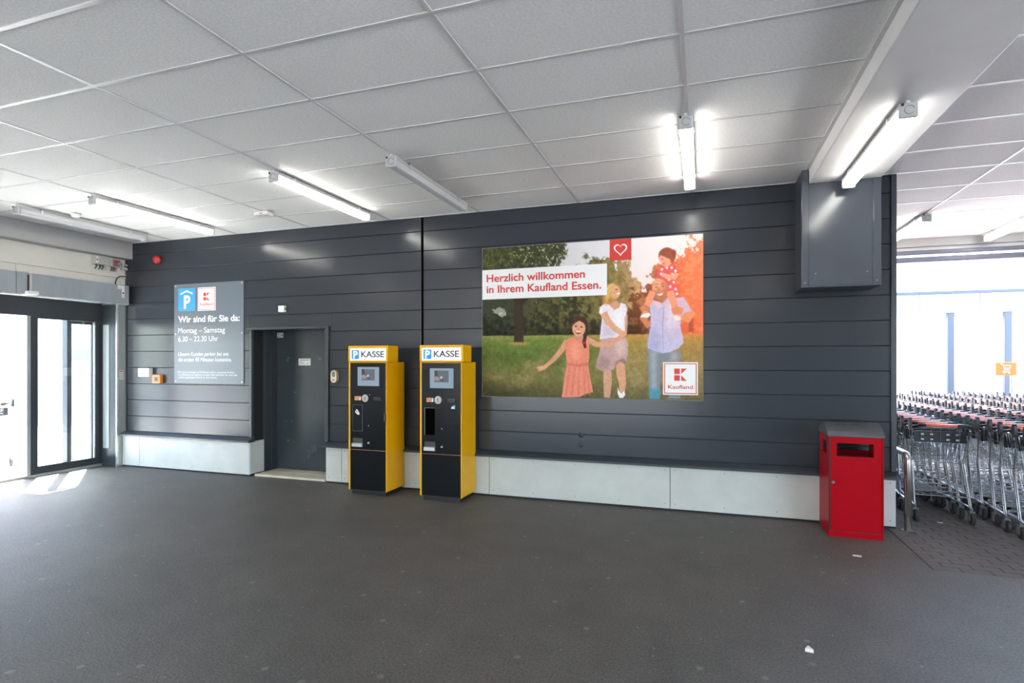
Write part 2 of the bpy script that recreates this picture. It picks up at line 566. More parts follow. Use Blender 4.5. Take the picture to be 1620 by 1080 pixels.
# ------------------------------------------------------------------ long wall with metal cladding
DX0, DX1 = -6.083, -4.80            # the lift niche
wb = MB().box(-8.9, DX0, 6.468, 6.64, 0, 3.48).box(DX1, 1.76, 6.468, 6.64, 0, 3.48).box(DX0, DX1, 6.468, 6.64, 2.10, 3.48)
wall_back = structure(wb.obj('wall_back', M['void']))
zj = [3.467] + [3.289 - 0.2505 * k for k in range(11)] + [0.548]
def panels(x0, x1, z0, z1):
    MB().rbox(x0, x1, W, 6.468, z0 + 0.0028, z1 - 0.0028, 0.0028).obj('cladding_panel', M['panel'], wall_back)
for z1, z0 in zip(zj, zj[1:]):
    panels(-3.366, 1.758, z0, z1)
    if z0 > 2.03:
        if z0 > 2.1:
            panels(-8.572, -3.400, z0, z1)
        else:                           # the row that meets the head of the niche
            panels(-8.572, -6.152, z0, z1)
            panels(-6.148, -4.772, 2.105, z1)
            panels(-4.768, -3.400, z0, z1)
    else:
        panels(-8.572, -6.122, z0, z1)
        panels(-4.785, -3.400, z0, z1)
MB().box(-3.397, -3.369, 6.463, 6.4675, 0.55, 3.467).obj('seam_channel', M['gap'], wall_back)
MB().rbox(1.758, 1.806, 6.425, 6.52, 0.545, 3.467, 0.004).obj('corner_post', M['trim_dark'], wall_back)
MB().box(-8.574, -8.55, 6.436, 6.447, 0.56, 3.21).obj('corner_angle', M['trim_dark'], wall_back)
# dents kicked into the lowest panels
def dent(x, z, r):
    m = MB()
    prof = [(r, 0.0005), (r * 0.8, -0.002), (r * 0.5, -0.006), (r * 0.2, -0.009)]
    m.lathe([(a, b) for a, b in prof], 'y', (x, W, z), 14)
    m.obj('dent', M['panel'], wall_back, True)
dent(-1.33, 0.775, 0.03)
dent(-1.33, 0.665, 0.032)
# surround of the niche
MB().rbox(-6.122, DX0, 6.42, 6.468, 0.545, 2.08, 0.003).obj('jamb_trim', M['trim_dark'], wall_back)
MB().rbox(-4.845, -4.79, 6.42, 6.468, 0.545, 2.08, 0.003).obj('jamb_trim', M['trim_dark'], wall_back)
MB().rbox(-6.15, -4.77, 6.395, 6.468, 2.078, 2.108, 0.003).obj('hood_trim', M['trim_dark'], wall_back)
MB().box(-6.30, DX0, 6.64, 7.05, 0, 2.3).box(DX1, -4.6, 6.64, 7.05, 0, 2.3).box(-6.30, -4.6, 6.64, 7.05, 2.10, 2.3).box(-6.30, -4.6, 7.05, 7.10, 0, 2.3).obj('niche_lining', M['frame'], wall_back)
MB().box(DX0, DX0 + 0.012, 6.665, 6.69, 0.03, 2.10).obj('niche_frame_edge', M['trim_dark'], wall_back)
structure(MB().box(1.60, 1.775, 6.64, 10.0, 0, 3.48).obj('wall_right', M['trim_dark']))

# lift door at the back of the niche
door2 = structure(MB().rbox(-6.06, DX1, 6.90, 6.95, 0.03, 2.10, 0.003).obj('door_2', M['steel_door']))
MB().box(DX0, -6.06, 6.80, 6.95, 0.03, 2.10).obj('door_jamb', M['frame'], door2)
# beige tiles on the niche floor
tm = MB().rbox(0.0025, 0.298, 0.0025, 0.233, 0.0, 0.028, 0.002).mesh('floor_tile', M['tile_beige'])
for i in range(4):
    for j in range(2):
        link('floor_tile', tm, floor, (DX0 + 0.045 + 0.30 * i, 6.425 + 0.2355 * j, 0.001))

# plinth under the cladding
def baseboard(name, x0, x1, joints):
    b = structure(MB().box(x0, x1, 6.402, 6.467, 0.0, 0.50).obj(name, M['void']))
    cap = MB().prism([(6.335, 0.482), (6.335, 0.505), (6.345, 0.512), (6.455, 0.548), (6.46, 0.482)], 'x', x0 - 0.03, x1 + 0.03)
    cap.obj('sill_cap', M['trim_dark'], b)
    s = MB()
    for a, c in zip(joints, joints[1:]):
        MB().rbox(a + 0.003, c - 0.003, 6.388, 6.402, 0.022, 0.480, 0.0015).obj('plinth_board', M['plinth'], b)
        n = max(1, round((c - a) / 0.5))
        for i in range(n + 1):
            x = a + 0.05 + (c - a - 0.10) * i / n
            for z in (0.075, 0.44):
                s.lathe([(0.006, 6.3865), (0.006, 6.389)], 'y', (x, 0, z), 8)
    stuff(s.obj('screw_heads', M['screw'], b))
    return b
bl = baseboard('baseboard_left', -8.57, DX0 - 0.005, [-8.57, -8.21, DX0 - 0.005])
MB().rbox(DX0 - 0.004, DX0 + 0.006, 6.392, 6.66, 0.03, 0.49, 0.001).obj('plinth_return_board', M['plinth'], bl)
MB().box(-6.10, DX0 - 0.004, 6.41, 6.66, 0.03, 0.50).obj('plinth_return_backing', M['void'], bl)
baseboard('baseboard_back', -4.80, 1.79, [-4.80, -4.55, -4.445, -2.445, -0.331, 1.79])

# casing under the white beam
cas = structure(MB().box(0.92, 1.568, 6.05, 6.447, 2.36, 3.338).box(0.92, 0.974, 6.05, 6.447, 3.338, 3.467).obj('trim_5', M['duct']))
MB().rbox(0.909, 0.968, 6.034, 6.05, 2.35, 3.467, 0.004).obj('casing_edge_strip', M['duct'], cas)
MB().rbox(1.51, 1.575, 6.034, 6.05, 2.35, 3.338, 0.004).obj('casing_edge_strip', M['duct'], cas)
MB().rbox(0.969, 1.509, 6.034, 6.05, 2.35, 2.415, 0.004).obj('casing_edge_strip', M['duct'], cas)
MB().box(0.905, 1.575, 6.03, 6.447, 2.338, 2.352).obj('casing_bottom_lip', M['trim_dark'], cas)
MB().box(0.912, 0.921, 6.05, 6.447, 2.352, 3.467).obj('casing_side', M['trim_dark'], cas)
sc = MB()
for x, z in ((0.94, 2.385), (1.54, 2.385), (1.03, 2.47), (1.46, 2.47)):
    sc.lathe([(0.007, 6.033), (0.007, 6.037)], 'y', (x, 0, z), 8)
stuff(sc.obj('screw_heads', M['screw'], cas))

# ------------------------------------------------------------------ left wall and its sliding door
DOOR_Y0, DOOR_Y1 = 3.2, 6.31
wl = MB().box(-8.9, XL, DOOR_Y0, 6.447, 2.55, 3.217).box(-8.9, XL, YB, DOOR_Y0, 0, 3.217)
wall_left = structure(wl.obj('wall_left', M['cream']))
MB().rbox(XL, XL + 0.022, 0.5, 6.446, 2.922, 2.982, 0.003).obj('cable_trunking', M['cream'], wall_left)
post = structure(MB().box(-8.95, XL + 0.004, 6.325, 6.447, 0, 2.55).obj('trim_6', M['post']))
MB().box(XL - 0.02, XL + 0.008, 6.300, 6.325, 0, 2.51).obj('bright_edge', M['bright'], post)
MB().box(-8.95, XL - 0.02, 6.312, 6.325, 0, 2.51).obj('reveal_sheet', M['frame'], post)
MB().box(-8.875, -8.745, 6.305, 6.312, 0.28, 2.20).obj('reveal_sheen_strip', M['operator'], post)  # lighter strip stands in for the bluish reflection on the reveal
# cladding of the building's end beyond the door
structure(MB().box(-9.2, -8.9, 6.447, 9.0, 0, 3.5).box(-9.2, -8.96, 6.325, 6.447, 0, 3.5).obj('wall_outer', M['facade']))

door1 = bpy.data.objects.new('door_1', None)
door1.location = (-8.93, 4.8, 0)
COL.objects.link(door1)
structure(door1)
def d1(m, name, material, parent=None):
    m.v = [(x + 8.93, y - 4.8, z) for x, y, z in m.v] if parent is None else m.v
    return m.obj(name, material, parent or door1)
d1(MB().rbox(-9.02, -8.90, DOOR_Y0, 6.31, 2.27, 2.55, 0.004), 'transom', M['frame'])
d1(MB().rbox(-9.00, -8.90, DOOR_Y0, 6.31, -0.005, 0.035, 0.004), 'threshold', M['post'])
d1(MB().rbox(-9.02, -8.90, DOOR_Y0, DOOR_Y0 + 0.1, 0.035, 2.27, 0.004), 'door_jamb', M['frame'])
lf = MB()
lf.rbox(-8.965, -8.925, 5.333, 5.428, 0.03, 2.27, 0.003).rbox(-8.965, -8.925, 6.222, 6.31, 0.03, 2.27, 0.003)
lf.box(-8.964, -8.926, 5.428, 6.222, 0.03, 0.14).box(-8.964, -8.926, 5.428, 6.222, 2.24, 2.27)
leaf = d1(lf, 'door_leaf', M['frame'])
g = MB().box(-0.018, -0.012, 0.628, 1.422, 0.14, 2.24)
g.obj('pane', M['glass'], leaf)
MB().box(-0.033, 0.003, 0.490, 0.533, 0.03, 2.27).obj('leading_edge', M['post'], leaf)
MB().box(-0.012, 0.004, 1.405, 1.423, 0.14, 2.24).obj('glazing_bead', M['bright'], leaf)
lf = MB()
lf.rbox(-9.14, -9.035, 5.885, 5.95, 0.03, 2.27, 0.003).rbox(-9.075, -9.035, 6.25, 6.31, 0.03, 2.27, 0.003)
lf.box(-9.074, -9.036, 5.95, 6.25, 0.03, 0.10).box(-9.074, -9.036, 5.95, 6.25, 2.2, 2.27)
leaf2 = d1(lf, 'fixed_leaf', M['frame'])
MB().box(-0.13, -0.124, 1.15, 1.45, 0.10, 2.2).obj('pane', M['glass'], leaf2)
lf = MB()
lf.rbox(-8.965, -8.925, 3.32, 3.40, 0.03, 2.27, 0.003).rbox(-8.965, -8.925, 4.10, 4.18, 0.03, 2.27, 0.003)
lf.box(-8.964, -8.926, 3.40, 4.10, 0.03, 0.14).box(-8.964, -8.926, 3.40, 4.10, 2.24, 2.27)
leaf3 = d1(lf, 'door_leaf', M['frame'])
MB().box(-0.018, -0.012, -1.40, -0.70, 0.14, 2.24).obj('pane', M['glass'], leaf3)

structure(MB().box(-10.15, -9.2, -6.0, 6.06, 2.90, 3.02).obj('canopy', M['facade']))

# ------------------------------------------------------------------ rear of the hall behind the viewer
structure(MB().box(-8.9, -8.5, YB - 0.2, YB, 0, 3.62).box(-0.5, 8.0, YB - 0.2, YB, 0, 3.62).box(-8.5, -0.5, YB - 0.2, YB, 2.8, 3.62).obj('wall_front', M['rear_wall']))
structure(MB().box(8.0, 8.2, 1.0, 10.3, 0, 3.62).obj('wall_side', M['beam_grey']))

# ------------------------------------------------------------------ outside: buildings, shelter
def building(name, label, loc):
    return thing(name, label, 'building', loc)
sh = building('shelter', 'pale shelter with a panelled fascia on blue-grey posts, beyond the trolleys', (6.5, 17, 0))
x = -4.0
for a, b in ((-4.2, -2.528), (-2.528, -1.234), (-1.234, 0.06), (0.06, 1.354), (1.354, 2.65), (2.65, 3.95), (3.95, 6.0)):
    MB().rbox(a + 0.006, b - 0.006, 0, 0.08, 2.93, 3.34, 0.004).obj('fascia_panel', M['fascia'], sh)
MB().box(-4.2, 6.0, -0.04, 1.6, 3.34, 3.41).obj('roof_edge', M['facade_post'], sh)
MB().box(-4.2, 6.0, 0.0, 1.6, 2.86, 2.93).obj('soffit', M['fascia'], sh)
for px in (-1.79, -0.61, -0.54 + 1.11, 1.75):
    MB().rbox(px + 1.18 - 0.0, px + 1.18 + 0.145, 0.02, 0.16, -0.1, 2.86, 0.01).obj('post', M['facade_post'], sh)
MB().box(-2.0, -1.86, 0.02, 0.16, -0.1, 2.86).obj('post', M['facade_post'], sh)
wh = building('white_building', 'white rendered building standing behind the pale shelter', (8, 24, 0))
MB().box(-14, 10, 0, 6, -0.1, 2.9).obj('facade', M['facade'], wh)
MB().box(-0.1, 0.75, -0.04, 0, 0.55, 0.78).obj('window', M['window'], wh)
lb = building('opposite_building', 'white building with blue tinted windows seen through the glass door', (-20, 12, 0))
MB().box(-8, 0, -14, 14, -0.1, 7.0).obj('facade', M['facade'], lb)
for a, b, c, d in ((0.56, 1.93, 2.62, 2.79), (0.56, 1.76, 1.66, 2.06), (-1.1, -0.62, 2.5, 2.6), (2.2, 3.6, 1.66, 2.06), (2.2, 3.6, 2.62, 2.79), (0.56, 3.6, 3.4, 4.4)):
    MB().box(0.0, 0.05, a, b, c, d).obj('window', M['window'], lb)

# ------------------------------------------------------------------ batten lamps
def batten(name, lit, label, loc, group=None, length=1.55):
    """moisture-proof fluorescent batten along Y; origin at the middle of its top, hanging down"""
    t = thing(name, label, 'lamp', loc, 0, group)
    L = length / 2
    # rail, clips, housing, diffuser, two end caps
    MB().box(-0.012, 0.012, -L - 0.02, L + 0.02, -0.020, 0.0).obj('mounting_rail', M['grid'], t)
    hs = MB().prism([(-0.052, -0.048), (-0.052, -0.024), (-0.035, -0.016), (0.035, -0.016), (0.052, -0.024), (0.052, -0.048)], 'y', -L, L)
    hs.obj('housing', M['lamp_housing'], t)
    df = MB().prism([(-0.048, -0.0485), (-0.048, -0.082), (-0.040, -0.102), (-0.022, -0.111), (0.022, -0.111), (0.040, -0.102), (0.048, -0.082), (0.048, -0.0485)], 'y', -L + 0.002, L - 0.002)
    df.obj('diffuser', M['lamp_on'] if lit else M['lamp_off'], t)
    for s in (-1, 1):
        a, b = (s * L, s * (L + 0.030)) if s > 0 else (s * (L + 0.030), s * L)
        e = MB().rbox(-0.056, 0.056, a, b, -0.116, -0.014, 0.014, 2).obj('end_cap', M['lamp_housing'], t)
        if s < 0:
            MB().tube([(0.028 * math.cos(q) + 0.004, a - 0.001, -0.066 + 0.028 * math.sin(q)) for q in np.linspace(0.3, 5.6, 14)], 0.0022, 4).obj('knock_out', M['mid_grey'], e)
        MB().lathe([(0.010, a - 0.006), (0.010, a)] if s < 0 else [(0.010, b), (0.010, b + 0.006)], 'y', (-0.036, 0, -0.03), 8).obj('cable_gland', M['black'], e)
        y = s * (L - 0.22)
        MB().box(-0.060, -0.052, y - 0.012, y + 0.012, -0.062, -0.006).box(0.052, 0.060, y - 0.012, y + 0.012, -0.062, -0.006).box(-0.060, 0.060, y - 0.012, y + 0.012, -0.016, -0.006).obj('clip', M['silver'], t)
    return t
LY = 5.19
batten('batten_lamp', False, 'unlit batten lamp at the far left, nearest the grey beam over the sliding door', (-7.606, LY, CEIL))
batten('batten_lamp', True, 'lit batten lamp second from the left, above the red beacon', (-6.356, LY, CEIL))
batten('batten_lamp', True, 'lit batten lamp on the ceiling in front of the lift niche', (-3.90, LY, CEIL))
batten('batten_lamp', False, 'unlit clear batten lamp on the ceiling above the ticket machines', (-2.615, LY, CEIL))
batten('batten_lamp', True, 'lit batten lamp on the ceiling above the large picture board', (-0.116, LY - 0.03, CEIL))
batten('batten_lamp', True, 'lit batten lamp fixed under the white beam in front of the metal casing', (1.28, LY - 0.07, 3.34))
batten('batten_lamp', True, 'lit batten lamp above the trolleys, nearer the corner of the dark wall', (2.63, 9.02, CEIL))
batten('batten_lamp', True, 'lit batten lamp above the trolleys, cut by the right edge of the photo', (3.89, 9.05, CEIL))
for x in (-7.606, -5.1, -2.615, -0.116, 1.28):  # unseen lamps added to give the hall more fill light
    for y in (0.4, -2.6, -5.6):
        batten('batten_lamp', True, 'unseen lit batten lamp added behind the viewer as fill light', (x, y, CEIL if x < 1 else 3.34), 'added fill battens behind the viewer')

# ------------------------------------------------------------------ small fittings on the ceiling
t = thing('smoke_detector', 'small round white smoke detector on the ceiling behind the leftmost lamp', 'smoke detector', (-7.40, 4.92, CEIL))
MB().lathe([(0.055, 0.0), (0.055, -0.014), (0.050, -0.018)], 'z', (0, 0, 0), 20).obj('mounting_base', M['white_plastic'], t)
MB().lathe([(0.045, -0.018), (0.043, -0.036), (0.030, -0.046), (0.012, -0.048)], 'z', (0, 0, 0), 20).obj('sensor_head', M['white_plastic'], t)
t = thing('ceiling_sensor', 'flat white sensor box on the ceiling left of the lit middle lamp', 'sensor', (-5.12, 5.60, CEIL))
MB().rbox(-0.10, 0.10, -0.055, 0.055, -0.045, 0, 0.006, 2).obj('casing', M['white_plastic'], t)
MB().box(-0.01, 0.03, -0.057, -0.055, -0.034, -0.022).obj('red_window', M['red_print'], t)

# ------------------------------------------------------------------ fittings on the left wall
t = thing('door_operator', 'long grey sheet-metal operator box above the sliding door', 'door operator', (XL + 0.003, 6.382, 2.512))
MB().rbox(0.0, 0.155, -3.3, 0.0, 0.0, 0.288, 0.003).obj('casing', M['operator'], t)
MB().box(0.0, 0.160, -3.3, 0.0, -0.012, 0.004).obj('bottom_lip', M['bright'], t)
MB().box(0.155, 0.157, -1.52, -1.512, 0.004, 0.286).obj('casing_joint', M['mid_grey'], t)
st = MB().box(0.1551, 0.1561, -0.18, -0.075, 0.222, 0.278).box(0.1551, 0.1561, -0.115, -0.075, 0.10, 0.222).obj('sticker', M['white'], t)
MB().lathe([(0.016, 0.1561), (0.016, 0.1571)], 'x', (0, -0.095, 0.165), 10).obj('hand_mark', M['red_print'], st)
MB().box(0.1561, 0.1567, -0.17, -0.12, 0.235, 0.24).box(0.1561, 0.1567, -0.112, -0.08, 0.12, 0.126).obj('red_line', M['red_print'], st)
t = thing('motion_sensor', 'white motion sensor hanging below the grey operator box on a grey cable duct', 'sensor', (-8.415, 5.02, 2.545))
MB().rbox(0.0, 0.075, -0.065, 0.065, -0.035, 0.012, 0.008, 2).obj('sensor_head', M['white_plastic'], t)
MB().rbox(0.004, 0.020, -0.012, 0.012, 0.012, 0.245, 0.002).obj('cable_duct', M['grey_plastic'], t)
MB().box(0.0, 0.006, -0.030, -0.012, 0.012, 0.225).obj('duct_shade_strip', M['black'], t)  # black strip in place of the shade beside the duct
MB().tube([(0.01, 0.0, 0.245), (0.008, -0.02, 0.262), (-0.06, -0.05, 0.263), (-0.145, -0.07, 0.265), (-0.15, -0.072, 0.40)], 0.009, 6).obj('cable', M['cream'], t, True)
t = thing('control_box', 'large light grey control box with cables below, under the beam over the door', 'control box', (XL, 6.045, 3.075))
MB().rbox(0, 0.09, -0.125, 0.125, 0.0, 0.135, 0.005, 2).obj('casing', M['grey_plastic'], t)
MB().rbox(0.09, 0.096, -0.06, 0.115, 0.012, 0.123, 0.003).obj('cover', M['grey_plastic'], t)
m = MB()
for y, z in ((-0.03, 0.09), (0.0, 0.09), (0.0, 0.05), (0.055, 0.09), (0.085, 0.06), (0.06, 0.035)):
    m.box(0.096, 0.098, y, y + 0.015, z, z + 0.008)
m.obj('indicator_marks', M['mid_grey'], t)
MB().box(0.09, 0.0912, -0.118, -0.085, 0.02, 0.115).obj('sticker', M['white'], t)
MB().box(0.0912, 0.0922, -0.112, -0.092, 0.05, 0.075).obj('red_mark', M['red_print'], t)
for i, y in enumerate((-0.085, -0.03, 0.015, 0.06, 0.085)):
    MB().tube([(0.045, y, 0.0), (0.045, y + 0.004, -0.03), (0.03, y - 0.01, -0.07)], [0.011, 0.009, 0.006], 6).obj('cable', M['cable'] if i < 3 else M['beige'], t)
t = thing('alarm_unit', 'small grey alarm unit with a red display, right of the larger control box', 'alarm unit', (XL, 6.242, 3.073))
MB().rbox(0, 0.08, -0.062, 0.062, 0.0, 0.128, 0.005, 2).obj('casing', M['grey_plastic'], t)
MB().box(0.08, 0.083, -0.05, 0.05, 0.012, 0.11).obj('front_plate', M['mid_grey'], t)
MB().box(0.083, 0.085, -0.04, 0.012, 0.045, 0.09).obj('red_display', M['red_print'], t)
MB().box(0.083, 0.085, 0.022, 0.038, 0.045, 0.065).obj('key_switch', M['silver'], t)
for i, y in enumerate((-0.045, -0.015, 0.015, 0.04)):
    MB().tube([(0.04, y, 0.0), (0.04, y + 0.003, -0.03), (0.03, y - 0.008, -0.065)], [0.009, 0.008, 0.006], 6).obj('cable', (M['cable'], M['cable'], M['red_print'], M['beige'])[i], t)
t = thing('junction_box', 'grey junction box with a black cable in the corner above the door operator', 'junction box', (XL, 6.395, 3.055))
MB().rbox(0, 0.055, -0.045, 0.045, 0.0, 0.09, 0.004).obj('casing', M['grey_plastic'], t)
MB().tube([(0.055, -0.01, 0.055), (0.075, 0.0, 0.05), (0.085, 0.025, 0.035), (0.085, 0.045, 0.035)], 0.011, 6).obj('black_cable', M['cable'], t, True)
MB().tube([(0.03, -0.02, 0.09), (0.03, -0.05, 0.12), (0.03, -0.085, 0.145)], 0.008, 6).obj('grey_cable', M['grey_plastic'], t, True)
t = tag(MB().tube([(-8.50, 6.23, 2.80), (-8.50, 6.23, 2.84), (-8.505, 6.25, 2.90), (-8.52, 6.31, 2.945), (-8.53, 6.39, 2.955), (-8.535, 6.44, 2.95)], [0.013, 0.008, 0.008, 0.008, 0.008, 0.008], 6).obj('cable_loop', M['cable'], None, True),
        'black cable looping out of the right end of the door operator', 'cable')
t = thing('door_notice', 'small white notice with red heading on the aluminium door post', 'notice', (-8.571, 6.37, 1.35))
MB().box(0.001, 0.003, -0.03, 0.03, 0.0, 0.145).obj('sheet', M['paper'], t)
MB().box(0.003, 0.004, -0.024, 0.024, 0.12, 0.137).obj('red_heading', M['red_print'], t)
m = MB()
for k in range(6):
    m.box(0.003, 0.0036, -0.022, 0.020 - 0.006 * (k % 2), 0.018 + 0.016 * k, 0.022 + 0.016 * k)
m.obj('text_lines', M['mid_grey'], t)

# ------------------------------------------------------------------ fittings on the long wall
t = thing('alarm_beacon', 'round red alarm beacon high on the dark wall at the left', 'beacon', (-7.865, W, 3.178))
MB().lathe([(0.040, 0.0), (0.040, -0.02)], 'y', (0, 0, 0), 18).obj('mounting_base', M['red_print'], t)
MB().lathe([(0.062, -0.02), (0.062, -0.045), (0.052, -0.075), (0.030, -0.092), (0.008, -0.096)], 'y', (0, 0, 0), 20).obj('red_lens', M['red_lens'], t, True)

t = thing('hours_sign', 'grey sign of parking and opening hours on the dark wall', 'sign', (-7.556, W, 1.303))
SX, SZ = -7.556, 1.303
MB().rbox(0, 1.318, -0.012, 0, 0, 1.488, 0.002).obj('sign_sheet', M['sign_grey'], t)
fy = -0.012
m = MB()
for x in (0.03, 1.288):
    for z in (0.03, 0.74, 1.458):
        m.lathe([(0.010, fy - 0.004), (0.010, fy)], 'y', (x, 0, z), 10)
stuff(m.obj('fixing_screws', M['silver'], t))
pp = plate(t, M['blue'], rect(0.082, 0.414, 1.082, 1.421), fy, 'parking_symbol')
text('P', pp, M['white'], 0.195, 1.125, fy - 0.0015, width=0.125, cap=0.185, bold=0.035)
pp2 = plate(pp, M['white'], [(0.128, 1.325), (0.128, 1.347), (0.248, 1.392), (0.368, 1.347), (0.368, 1.325), (0.248, 1.368)], fy - 0.0015, 'roof_mark')
shop_logo(t, 0.465, 0.804, 1.078, 1.421, fy, (0.574, 0.691, 1.226, 1.342), (0.514, 0.751), 1.155, 0.008)
wt = M['white']
text('Wir sind f\u00fcr Sie da:', t, wt, 0.082, 0.913, fy, width=1.166, cap=0.092, bold=0.02)
text('Montag \u2013 Samstag', t, wt, 0.082, 0.752, fy, width=0.897, cap=0.080)
text('6.30 \u2013 22.30 Uhr', t, wt, 0.082, 0.626, fy, width=0.768, cap=0.078)
text('Unsere Kunden parken bei uns', t, wt, 0.082, 0.412, fy, width=0.963, cap=0.056, slant=0.2)
text('die ersten 90 Minuten kostenlos.', t, wt, 0.082, 0.328, fy, width=1.016, cap=0.056, slant=0.2)
text('Nur wenn Sie l\u00e4nger als 90 Minuten parken, entwerten Sie bitte', t, wt, 0.082, 0.157, fy, width=1.07, cap=0.026)
text('Ihre Parkkarte am Kassenautomaten. Bitte beachten Sie, dass jede', t, wt, 0.082, 0.118, fy, width=1.122, cap=0.026)
text('weitere angefangene Stunde 2,\u2013 Euro kostet.', t, wt, 0.082, 0.079, fy, width=0.748, cap=0.026)

t = thing('wall_terminal', 'white wall terminal on the dark wall left of the orange alarm box', 'terminal', (-8.112, W, 1.395))
MB().rbox(-0.112, 0.112, -0.075, 0, 0.0, 0.135, 0.012, 2).obj('casing', M['white_plastic'], t)
MB().box(-0.06, 0.075, -0.077, -0.075, 0.03, 0.034).box(0.01, 0.012, -0.077, -0.075, 0.034, 0.06).obj('printed_lines', M['grey_plastic'], t)
t = thing('alarm_box', 'orange manual alarm box on the dark wall below the grey sign', 'alarm box', (-7.87, W, 1.296))
MB().rbox(-0.082, 0.082, -0.06, 0, 0.0, 0.132, 0.010, 2).obj('casing', M['orange'], t)
MB().rbox(-0.035, 0.045, -0.064, -0.06, 0.025, 0.105, 0.003).obj('button_window', M['mid_grey'], t)
MB().box(-0.008, 0.02, -0.068, -0.064, 0.05, 0.082).obj('push_button', M['black'], t)
t = thing('wall_sensor', 'small white square sensor on the dark wall above the lift niche', 'sensor', (-5.545, W, 2.318))
MB().rbox(-0.048, 0.048, -0.055, 0, 0.0, 0.088, 0.006, 2).obj('casing', M['white_plastic'], t)
MB().box(0.048, 0.054, -0.04, -0.01, 0.03, 0.06).obj('cable_gland', M['mid_grey'], t)
t = thing('intercom_handset', 'cream intercom handset on the dark wall right of the lift niche', 'intercom', (-4.685, W, 1.345))
hb = MB().prism([(0.046 * math.cos(a) , 0.082 + 0.036 * (1 if math.sin(a) > 0 else -1) + 0.046 * math.sin(a)) for a in np.linspace(0, 2 * math.pi, 25)[:-1]], 'y', -0.05, 0)
hb.obj('casing', M['beige'], t)
MB().prism([(0.024 * math.cos(a), 0.115 + 0.018 * (1 if math.sin(a) > 0 else -1) + 0.02 * math.sin(a)) for a in np.linspace(0, 2 * math.pi, 17)[:-1]], 'y', -0.053, -0.05).obj('speaker_window', M['mid_grey'], t)
MB().box(-0.016, 0.012, -0.052, -0.05, 0.03, 0.046).obj('label_strip', M['black'], t)
t = thing('lift_notice', 'white notice with a yellow border on the dark lift door', 'notice', (-5.555, 6.90, 1.57))
MB().box(-0.107, 0.107, -0.003, 0, 0.0, 0.104).obj('yellow_border', M['beige'], t)
sh_ = MB().box(-0.098, 0.098, -0.0045, -0.003, 0.008, 0.096).obj('sheet', M['white'], t)
m = MB().box(-0.085, 0.08, -0.0055, -0.0045, 0.074, 0.084)
for k in range(3):
    m.box(-0.085, 0.02 - 0.02 * k, -0.0055, -0.0045, 0.024 + 0.015 * k, 0.029 + 0.015 * k)
m.obj('text_lines', M['mid_grey'], sh_)
MB().prism([(0.04, 0.022), (0.075, 0.022), (0.07, 0.04), (0.058, 0.05), (0.046, 0.04)], 'y', -0.0055, -0.0045).obj('blue_symbol', M['cyan'], sh_)
t = thing('exit_label', 'small grey label with a green square at the top of the lift door', 'label', (-5.995, 6.90, 1.985))
MB().box(-0.055, 0.055, -0.003, 0, 0.0, 0.076).obj('plate', M['grey_plastic'], t)
MB().box(0.02, 0.05, -0.004, -0.003, 0.028, 0.05).obj('green_mark', M['green'], t)
MB().box(-0.04, 0.0, -0.004, -0.003, 0.012, 0.02).box(-0.04, -0.02, -0.004, -0.003, 0.045, 0.06).obj('dark_print', M['mid_grey'], t)

